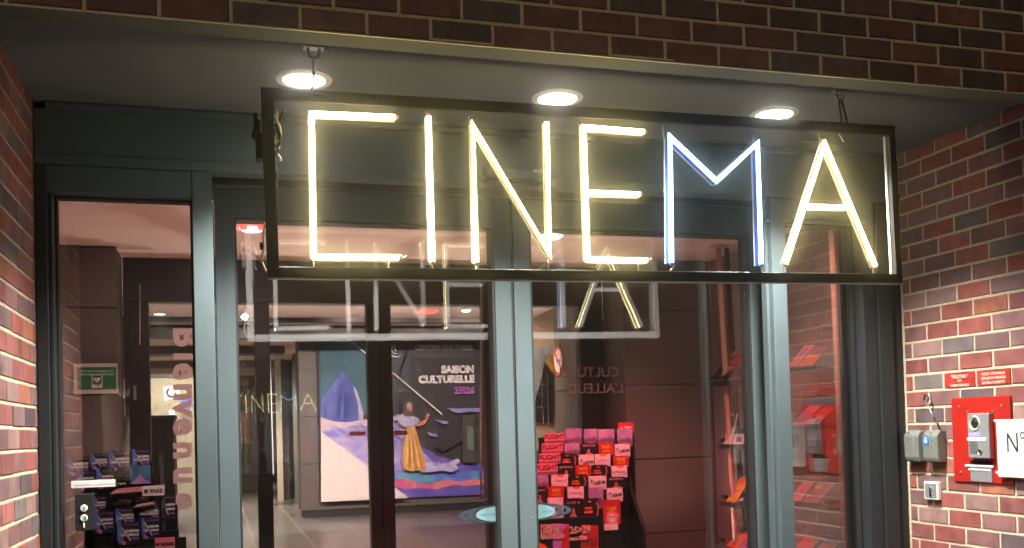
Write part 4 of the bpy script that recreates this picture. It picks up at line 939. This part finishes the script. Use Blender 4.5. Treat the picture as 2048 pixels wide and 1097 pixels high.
def card(rect, y, design, lb, grp, nm='leaflet', tilt=0.0):
    """one leaflet standing in the rack; rect in metres x0,x1,z0,z1"""
    x0, x1, z0, z1 = rect; w = x1-x0; h = z1-z0; yf = y
    base = dict(flight='pink', sphinx='violet', afro='black', folk='crimson', podium='white', ring='black', logo='white', new='red', tag='white', season='navy', mix='pink', tealpic='teal', dark='navy')[design]
    m = MB(); m.box(x0, x1, yf, yf+.004, z0, z1)
    o = m.build(nm, PM[base]); o['label'] = lb; o['category'] = 'leaflet'; o['group'] = grp
    WLOC[o.name] = Vector((0,0,0))
    def pol(n, pts, c, d=.0006):
        m = MB(); m.slab([(x0+w*a, yf-d, z0+h*b) for a, b in pts], (0, .0005, 0)); return m.build(n, PM[c], o)
    def tx(s, a, b, sz, c, al='LEFT', bold=0, sq=1, d=.0012):
        return text('cover_title', s, (x0+w*a, yf-d, z0+h*b), (1,0,0), WZ, sz, c, o, .0004, al, bold=bold, squeeze=sq)
    if design == 'flight':
        pol('cover_picture', [(0,0),(1,0),(1,.26),(0,.26)], 'mauve'); tx('FLIGHT', .5, .42, w*.30, M['ink'], 'CENTER', .0012)
    elif design == 'sphinx':
        pol('cover_picture', [(0,0),(1,0),(1,.36),(.85,.42),(.7,.56),(.6,.40),(.3,.42),(.1,.30),(0,.30)], 'mauve'); pol('cover_highlight', [(.3,0),(.7,0),(.66,.14),(.5,.2),(.36,.12)], 'skin', .0012)
    elif design == 'afro':
        tx('AfroWorld', .5, .74, w*.17, M['plaquetext'], 'CENTER'); pol('cover_picture', [(.30,0),(.72,0),(.70,.16),(.58,.28),(.60,.44),(.52,.56),(.44,.48),(.45,.28),(.33,.18)], 'skin')
    elif design == 'folk':
        tx('kult!', .5, .58, w*.30, PM['yellow'], 'CENTER', .0015); tx('festival', .5, .28, w*.20, PM['yellow'], 'CENTER', .001)
        if h > w*1.3:
            n = 20; pol('cover_picture', [(.5+.40*math.cos(2*math.pi*i/n), .26+.40*w/h*math.sin(2*math.pi*i/n)) for i in range(n)], 'pink'); pol('cover_highlight', [(.5+.24*math.cos(2*math.pi*i/n), .26+.24*w/h*math.sin(2*math.pi*i/n)) for i in range(n)], 'white', .0012)
    elif design == 'podium':
        tx('P', .10, .48, w*.26, M['ink'], bold=.001); tx('OD', .24, .34, w*.24, M['ink'], bold=.001); tx(':', .48, .40, w*.22, M['ink']); tx('IUM', .54, .40, w*.26, M['ink'], bold=.001, sq=.9)
        pol('cover_accent', [(.74,.90),(.92,.90),(.92,.95),(.74,.95)], 'orange')
    elif design == 'ring':
        n = 16; P = [(.84+.15*math.cos(R(80-i*20)), .48+.40*math.sin(R(80-i*20))) for i in range(9)]; Q = [(.84+.08*math.cos(R(80-i*20)), .48+.26*math.sin(R(80-i*20))) for i in range(9)]
        m = MB()
        for i in range(8): m.slab([(x0+w*a, yf-.0006, z0+h*b) for a, b in (P[i], P[i+1], Q[i+1], Q[i])], (0,.0005,0))
        m.build('cover_picture', PM['skin'], o)
        pol('cover_title_block', [(.10,.28),(.62,.28),(.62,.40),(.10,.40)], 'orange'); pol('cover_title_block', [(.14,.48),(.58,.48),(.58,.58),(.14,.58)], 'orange'); pol('cover_accent', [(.34,.84),(.46,.80),(.58,.84),(.46,.90)], 'yellow')
    elif design == 'logo':
        pol('cover_accent', [(.30,1),(.82,1),(.72,.84),(.56,.80),(.40,.84)], 'orange'); tx('o Wallonia', .5, .42, w*.17, M['ink'], 'CENTER'); 
    elif design == 'new':
        tx('+  NEW', .5, .35, w*.22, PM['white'], 'CENTER', .0008)
    elif design == 'tag':
        tx('gratuit', .08, .4, w*.13, PM['orange'])
    elif design in ('season', 'dark'):
        if design == 'season':
            pol('cover_picture', [(0,1),(.20,1),(.16,.7),(.30,.45),(.22,.1),(.12,.0),(0,.25)], 'blue'); pol('cover_highlight', [(.10,.16),(.24,.02),(.34,.0),(.40,.12),(.22,.22)], 'pink', .0010)
            pol('cover_line', [(.16,.78),(.20,.80),(.60,.20),(.56,.18)], 'white', .0014)
        tx('SAISON', .94, .56, w*.17, M['whiteink'], 'RIGHT', .0012); tx('CULTURELLE', .94, .40, w*.145, M['whiteink'], 'RIGHT', .0012); tx('25\\26', .94, .24, w*.13, PM['purple'], 'RIGHT', .0008)
        tx('CENTRE CULTUREL', .94, .86, w*.075, M['plaquetext'], 'RIGHT')
    elif design == 'mix':
        tx('M XNAK', .5, .40, w*.24, M['ink'], 'CENTER', .0014)
    elif design == 'tealpic':
        pol('cover_highlight', [(0,0),(.5,.5),(.7,.2),(1,.1),(1,0)], 'violet')
    return o
def z5(x, y): return 1040+x/3.9615, 820+y/3.9615
rows5 = [
 (6.34, [('flight',192,188,358,262),('sphinx',362,150,490,272),('sphinx',507,153,613,272),('sphinx',616,155,750,272),('new',780,102,903,176),('sphinx',768,150,890,288)]),
 (6.29, [('flight',172,268,342,345),('sphinx',352,268,475,358),('afro',475,268,610,360),('folk',622,265,747,362),('podium',752,272,874,372)]),
 (6.24, [('flight',150,348,322,427),('ring',322,350,447,446),('podium',465,357,588,470),('logo',592,352,718,446),('folk',738,367,865,452)]),
 (6.19, [('flight',125,428,300,512),('afro',298,440,432,528),('folk',438,438,562,532),('ring',565,440,694,530),('logo',725,445,850,535)]),
 (6.14, [('sphinx',113,520,226,624),('logo',248,517,382,608),('ring',390,522,527,616),('podium',543,527,686,628),('afro',688,535,832,622)]),
 (6.09, [('afro',100,610,215,745),('folk',220,608,350,706),('logo',376,612,508,706),('sphinx',543,617,664,780),('podium',688,622,816,724)]),
 (6.04, [('podium',218,700,347,860),('afro',352,705,490,862),('ring',494,705,627,862),('folk',657,718,800,905)]),
]
DES = dict(flight='pink magazine with bold black title', sphinx='violet leaflet with a desert picture', afro='black leaflet with a standing figure', folk='crimson leaflet with yellow lettering', podium='white leaflet with jumbled black letters', ring='black leaflet with an orange ring', logo='white leaflet with an orange top', new='small red tag')
WZ = (0, 0, 1)
rk = thing('leaflet_rack', (onY(1160, 1000, 6.2).x, 6.2, ZF), 'tall black stepped rack full of pink and red leaflets behind the right door leaf', 'leaflet rack', 'leaflet racks inside the entrance')
for r, (y, cs) in enumerate(rows5):
    for i, (d, x0, y0, x1, y1) in enumerate(cs):
        a = onY(*z5(x0, y0), y); b = onY(*z5(x1, y1), y)
        yy = y+.006 if d == 'sphinx' and r == 0 and i == 5 else y
        nth = ORD[i] if d != 'new' else 'fifth'
        card((a.x, b.x, b.z, a.z), y-(.006 if d == 'sphinx' and i == 5 else 0), d, f"{DES[d]}, {nth} from left, {'top' if r == 0 else 'bottom' if r == 6 else ORD[r]} row of the right rack", 'leaflets in the right rack')
    L_ = min(c[1] for c in cs)-8; R_ = max(c[3] for c in cs)+6; bot = sum(c[4] for c in cs)/len(cs)
    a = onY(*z5(L_, bot-38), y); b = onY(*z5(R_, bot-38), y)
    m = MB(); m.box(a.x, b.x, y+.0065, y+.048 if r else 6.45, ZF+.05, a.z); m.build('step', M['blackp'], rk, .002)
    m = MB(); m.box(a.x, b.x, y-.012, y-.009, a.z-.05, a.z-.02); m.build('pocket_lip', M['glassin'], rk)
a = onY(*z5(668, 908), 6.03); b = onY(*z5(778, 950), 6.03); card((a.x, b.x, b.z, a.z), 6.03, 'tag', 'small white price strip under the crimson leaflet at the right rack bottom', 'leaflets in the right rack')
xs = onY(*z5(880, 300), 6.2).x
m = MB(); top = onY(*z5(905, 250), 6.3).z
m.slab([(xs, 6.46, ZF), (xs, 6.46, top), (xs, 6.36, top), (xs, 6.22, top-.35), (xs, 6.05, onY(*z5(800, 940), 6.04).z), (xs, 6.02, ZF)], (.022, 0, 0)); m.build('side_panel', M['blackp'], rk, .004)
a = onY(*z5(118, 868), 6.02); b = onY(*z5(655, 1200), 6.02)
m = MB(); m.box(a.x, b.x, 5.985, 6.035, ZF+.02, a.z); m.build('base_panel', M['blackp'], rk, .004)
def bpnl(pts, c, d, nm='poster_shape'):
    m = MB(); m.slab([Vector((onY(*z5(x, y), 5.98).x, 5.984-d, onY(*z5(x, y), 5.98).z)) for x, y in pts], (0, .0008, 0)); return m.build(nm, PM[c], rk)
bpnl([(262,905),(390,905),(385,1110),(262,1110)], 'purple', .001); bpnl([(330,960),(390,905),(392,1110),(330,1110)], 'crimson', .002)
bpnl([(485,910),(622,918),(622,1110),(485,1110)], 'crimson', .001); bpnl([(140,1050),(200,1070),(230,1110),(140,1110)], 'orange', .001); bpnl([(495,1085),(620,1090),(620,1110),(495,1110)], 'orange', .002)
m = MB()
for k in range(7):
    c = onY(*z5(500+k*17, 1065), 5.98); m.box(c.x-.003, c.x+.003, 5.978, 5.981, c.z-.045, c.z+.04)
m.build('poster_stripes', PM['black'], rk)
for s, x, y, cap, bo in (('FOIRE DU', 163, 945, 34, .002), ('LIVRE DE', 163, 985, 34, .002), ('BRUXELLES', 163, 1026, 34, .002), ('26>29', 393, 982, 56, .002), ('mars 2026', 393, 1035, 30, .002)):
    c = onY(*z5(x, y), 5.975); h = onY(*z5(x, y-cap), 5.975).z-c.z
    text('poster_lettering', s, (c.x, 5.975, c.z), (1,0,0), WZ, h/.70, M['plaquetext'], rk, .001, bold=bo, squeeze=.82 if cap < 40 else .86)
# left rack
def z1(x, y): return 80+x/2.7625, 700+y/2.7625
rk2 = thing('leaflet_rack', (onY(250, 1050, 5.8).x, 5.8, ZF), 'black rack of dark blue season leaflets low behind the left pane', 'leaflet rack', 'leaflet racks inside the entrance')
rows1 = [
 (6.0, [('season',147,592,274,694),('season',280,575,376,662),('season',380,562,497,668),('season',507,550,610,652)]),
 (5.94, [('season',205,668,304,775),('season',310,655,412,768),('tealpic',497,638,612,738)]),
 (5.88, [('season',296,812,366,895),('dark',392,803,512,888),('season',522,790,606,868),('season',652,800,752,940)]),
 (5.82, [('season',300,892,410,1012),('season',416,880,526,970),('dark',540,860,662,945)]),
 (5.76, [('season',425,955,555,1075),('season',560,930,662,1048)]),
 (5.70, [('mix',634,1040,746,1110)]),
]
DES1 = dict(season='dark blue season leaflet', dark='plain dark leaflet', tealpic='teal picture leaflet', mix='salmon card with black letters')
for r, (y, cs) in enumerate(rows1):
    for i, (d, x0, y0, x1, y1) in enumerate(cs):
        a = onY(*z1(x0, y0), y); b = onY(*z1(x1, y1), y)
        card((a.x, b.x, b.z, a.z), y, d, f"{DES1[d]}, {ORD[i]} from left, {'top' if r == 0 else 'bottom' if r == 5 else ORD[r]} row of the left rack", 'leaflets in the left rack')
    a = onY(*z1([140,200,290,300,420,560][r], max(c[4] for c in cs)-60), y); b = onY(*z1([622,630,755,745,760,800][r], 700), y)
    m = MB(); m.box(a.x, b.x, y+.0065, y+.058 if r else 6.1, ZF+.05, a.z); m.build('step', M['blackp'], rk2, .002)
xs = onY(*z1(650, 700), 5.9).x
m = MB(); tz = onY(*z1(640, 560), 6.0).z
m.slab([(xs, 6.12, ZF), (xs, 6.12, tz), (xs, 6.02, tz-.03), (xs+.02, 5.85, tz-.32), (xs+.02, 5.70, tz-.75), (xs, 5.66, ZF)], (.022, 0, 0)); 
m.build('side_panel', M['blackp'], rk2)
m = MB(); a = onY(*z1(300, 1000), 5.78); m.box(a.x, xs-.002, 5.70, 6.1, ZF, onY(*z1(500, 1080), 5.75).z-.01); m.build('base', M['blackp'], rk2, .004)
for (x0, y0, x1, y1, c, lb, n) in ((392,760,690,790,'pink','stack of salmon papers lying across the left rack with a black logo',3), (520,846,640,872,'skin','bent orange paper stack leaning in the left rack',2)):
    a = onY(*z1(x0, y0), 5.86); b = onY(*z1(x1, y1), 5.86)
    t = thing('paper_stack', (a.x, 5.86, b.z), lb, 'papers'); 
    for k in range(n):
        m = MB(); zz = b.z+.008+k*.008; m.slab([(a.x+.012*k, 5.80, zz), (b.x-.01*k, 5.80, zz+.012), (b.x, 5.90, zz+.014), (a.x+.03, 5.90, zz+.002)], (0,0,.006)); m.build('sheet', PM[c if k != 1 else 'white'], t)
    if n == 3:
        m = MB(); m.box(b.x-.115, b.x, 5.795, 5.80, b.z-.01, b.z+.045); f = m.build('front_card', PM['white'], t); text('lettering', 'M XNAK', (b.x-.105, 5.794, b.z+.005), (1,0,0), WZ, .032, M['ink'], f, .0004, bold=.0012, squeeze=.8)

# ---------------------------------------------------------------- magazine display poles on the block wall
salmon = mat('painted_pole', (.62, .34, .26), .45)
X1, X2 = 3.70, 3.84
def polestand(top, bot, lb):
    a = onX(*top, 3.74); b = onX(*bot, 3.74); d = (b-a); 
    at = a+d*((ZC-.005-a.z)/d.z); ab = a+d*((ZF-a.z)/d.z)
    t = thing('magazine_pole', ab, lb, 'display stand', 'magazine poles on the block wall')
    m = MB(); m.tube([at, ab], .021, 14); m.build('pole', salmon, t)
    m = MB(); m.disc(at, (0,0,-1), .075, .07, 0, .012); m.cap(at, (0,0,-1), .07, .012); m.build('ceiling_flange', salmon, t)
    m = MB(); m.tube([at+Vector((.10, .05, 0)), ab+Vector((.10, .05, 0))], .02, 12); m.build('pole', M['blackp'], t)  # dark tube put in for the pole's shadowed side
    return t
def mags(t, shelf_v, u0, u1, group_items):
    a = onX(u0, shelf_v, X1); b = onX(u1, shelf_v, X1); z = (a.z+b.z)/2
    m = MB(); m.box(X1-.03, X1+.25, min(a.y, b.y), max(a.y, b.y), z-.022, z-.010); m.box(X1-.03, X1-.024, min(a.y, b.y), max(a.y, b.y), z-.0095, z+.012); m.build('shelf', M['framedark'], t, .002)
    m = MB(); m.cyl((3.72, max(a.y,b.y)+.03, z+.04), (0,-1,0), .016, .05, 12); m.build('clamp', M['black'], t)
tA_ = polestand((1437, 500), (1472, 1097), 'salmon coloured pole with magazine shelves behind the right edge of the right door leaf')
tB_ = polestand((1663, 445), (1690, 1097), 'salmon coloured pole with magazine shelves behind the fixed right pane')
mags(tA_, 764, 1420, 1512, 0); mags(tA_, 892, 1444, 1512, 0); mags(tA_, 1010, 1446, 1512, 0); mags(tA_, 1099, 1440, 1512, 0)
mags(tB_, 738, 1566, 1640, 0); mags(tB_, 852, 1570, 1660, 0); mags(tB_, 1008, 1574, 1660, 0); mags(tB_, 1100, 1574, 1650, 0)
def mag(pts, base, lb, extras=(), title=None):
    """leaning magazine: pts = bottom left, bottom right, top right, top left in photograph pixels"""
    q = [onX(*pts[0], X1), onX(*pts[1], X1), onX(*pts[2], X2), onX(*pts[3], X2)]
    e1 = (q[1]-q[0]); e2 = ((q[3]-q[0])+(q[2]-q[1]))/2; n = e1.cross(e2).normalized()
    if n.x > 0: n = -n
    q = [q[0], q[0]+e1, q[0]+e1+e2, q[0]+e2]
    m = MB(); m.slab(q, -n*.005); o = m.build('magazine', PM[base]); WLOC[o.name] = Vector((0,0,0)); tag(o, lb, 'magazine', 'magazines on the pole shelves')
    P = lambda a, b, d=.001: q[0]+e1*a+e2*b+n*d
    for k, (nm, pp, c) in enumerate(extras):
        m = MB(); m.slab([P(a, b, .001+.0008*k) for a, b in pp], n*.0005); m.build(nm, PM[c], o)
    if title:
        s, a, b, sz = title; text('cover_title', s, P(a, b, .004), e1, e2-e1*(e2.dot(e1)/e1.dot(e1)), sz*e1.length, M['ink'], o, .0005, bold=.002)
    return o
mag([(1423,760),(1456,759),(1493,703),(1465,699)], 'red', 'red and black comic album on the top shelf of the left magazine pole', [('cover_picture', [(0,0),(1,0),(1,.5),(0,.5)], 'black'), ('cover_figure', [(.35,.18),(.62,.10),(.78,.32),(.86,.42),(.55,.46),(.42,.36)], 'skin')], ('Lars', .12, .68, .42))
mag([(1462,758),(1500,757),(1515,716),(1488,716)], 'mauve', 'dark picture book right of the red comic on the top shelf', [('cover_picture', [(.1,.1),(.9,.1),(.8,.5),(.3,.55)], 'black'), ('cover_band', [(0,.72),(1,.72),(1,.8),(0,.8)], 'white')])
mag([(1447,889),(1462,889),(1476,827),(1460,825)], 'white', 'narrow white and black magazine on the second shelf of the left magazine pole', [('cover_picture', [(.2,.5),(.9,.5),(.9,.95),(.2,.9)], 'black')])
mag([(1464,889),(1486,890),(1494,856),(1471,857)], 'white', 'white and navy booklet with round corners, second shelf of the left magazine pole', [('cover_picture', [(0,.62),(.9,.62),(1,1),(0,1)], 'navy'), ('cover_figure', [(.3,.15),(.8,.15),(.8,.45),(.3,.45)], 'blue')])
mag([(1488,890),(1503,890),(1508,851),(1494,852)], 'white', 'pale booklet at the right end of the second shelf, left magazine pole', [('cover_figure', [(.4,.3),(.9,.3),(.8,.6),(.5,.6)], 'teal')])
mag([(1452,1003),(1471,1006),(1503,957),(1478,951)], 'yellow', 'bright yellow booklet on the third shelf of the left magazine pole', [('cover_figure', [(.35,.68),(.65,.68),(.65,.84),(.35,.84)], 'orange'), ('cover_title_block', [(.2,.42),(.7,.42),(.7,.46),(.2,.46)], 'mauve')])
mag([(1472,1006),(1498,1009),(1510,987),(1484,985)], 'navy', 'navy booklet with white squares right of the yellow booklet', [('cover_figure', [(.15,.2),(.4,.2),(.4,.5),(.15,.5)], 'white'), ('cover_figure', [(.55,.25),(.85,.25),(.85,.55),(.55,.55)], 'blue')])
mag([(1448,1096),(1474,1097),(1507,1064),(1479,1060)], 'orange', 'orange magazine on the lowest visible shelf of the left magazine pole', [('cover_figure', [(.2,.3),(.6,.25),(.7,.6),(.3,.7)], 'yellow'), ('cover_title_block', [(.3,.86),(.8,.86),(.8,.94),(.3,.94)], 'black')])
mag([(1477,1098),(1508,1099),(1520,1070),(1492,1069)], 'purple', 'lilac magazine beside the orange one on the lowest visible shelf', [('cover_figure', [(.3,.2),(.5,.2),(.6,.7),(.45,.7)], 'black')])
mag([(1574,733),(1593,733),(1631,690),(1610,690)], 'pink', 'salmon folded brochure on the top shelf of the right magazine pole', [('cover_figure', [(.1,.1),(.7,.1),(.7,.4),(.1,.4)], 'orange'), ('cover_picture', [(.25,.55),(.6,.5),(.7,.8),(.5,.9)], 'mauve')])
mag([(1597,733),(1622,735),(1651,697),(1632,690)], 'orange', 'orange brochure with a dark city picture, top shelf of the right magazine pole', [('cover_picture', [(0,.6),(1,.55),(1,1),(0,1)], 'mauve'), ('cover_band', [(.1,.45),(.9,.5),(.9,.58),(.1,.55)], 'yellow')])
mag([(1584,849),(1607,849),(1640,812),(1620,812)], 'pink', 'pink and plum booklet on the second shelf of the right magazine pole', [('cover_picture', [(0,.1),(1,.1),(1,.35),(0,.35)], 'mauve'), ('cover_picture', [(0,.5),(1,.5),(1,.62),(0,.62)], 'purple')])
mag([(1608,849),(1634,850),(1686,812),(1642,812)], 'crimson', 'dark red booklet with orange lettering, second shelf of the right magazine pole', [('cover_title_block', [(.2,.78),(.75,.78),(.75,.85),(.2,.85)], 'orange'), ('cover_title_block', [(.2,.64),(.85,.64),(.85,.72),(.2,.72)], 'orange'), ('cover_panel', [(.0,.02),(.95,.02),(.95,.5),(.0,.5)], 'pink'), ('cover_picture', [(.1,.28),(.35,.28),(.35,.44),(.1,.44)], 'black'), ('cover_picture', [(.6,.1),(.85,.1),(.85,.26),(.6,.26)], 'black')])
mag([(1576,1004),(1598,1006),(1628,966),(1606,963)], 'pink', 'pink booklet on the third shelf of the right magazine pole', [('cover_title_block', [(.2,.3),(.6,.3),(.6,.36),(.2,.36)], 'mauve')])
mag([(1600,1006),(1634,1008),(1676,968),(1632,963)], 'crimson', 'dark red wide booklet on the third shelf of the right magazine pole', [('cover_figure', [(.1,.7),(.5,.7),(.5,.85),(.1,.85)], 'yellow'), ('cover_band', [(.96,0),(1,0),(1,1),(.96,1)], 'orange')])
mag([(1592,1093),(1622,1099),(1640,1080),(1612,1074)], 'pink', 'salmon booklet on the lowest visible shelf of the right magazine pole', [('cover_figure', [(.4,.6),(.5,.6),(.5,.7),(.4,.7)], 'black')])
mag([(1630,1099),(1662,1101),(1684,1084),(1650,1080)], 'violet', 'violet booklet beside the salmon one on the lowest visible shelf', [('cover_picture', [(.1,.2),(.9,.2),(.9,.6),(.1,.6)], 'orange')])

# ---------------------------------------------------------------- mist volume added to imitate lens bloom around tubes and lamps
m = MB(); m.box(-9.6, 12.6, -8.3, 27.6, ZF-1.3, 5.6)
hz = m.build('haze', None); tag(hz, 'thin mist added to imitate the lens bloom around the lamps', kind='stuff')
hm = bpy.data.materials.new('bloom_mist'); hm.use_nodes = True; t_ = hm.node_tree; t_.nodes.clear()
ou = t_.nodes.new('ShaderNodeOutputMaterial'); pv = t_.nodes.new('ShaderNodeVolumePrincipled')
pv.inputs['Color'].default_value = (1, .97, .9, 1); pv.inputs['Density'].default_value = .028; pv.inputs['Anisotropy'].default_value = .984
t_.links.new(pv.outputs[0], ou.inputs['Volume']); hz.data.materials.clear(); hz.data.materials.append(hm)
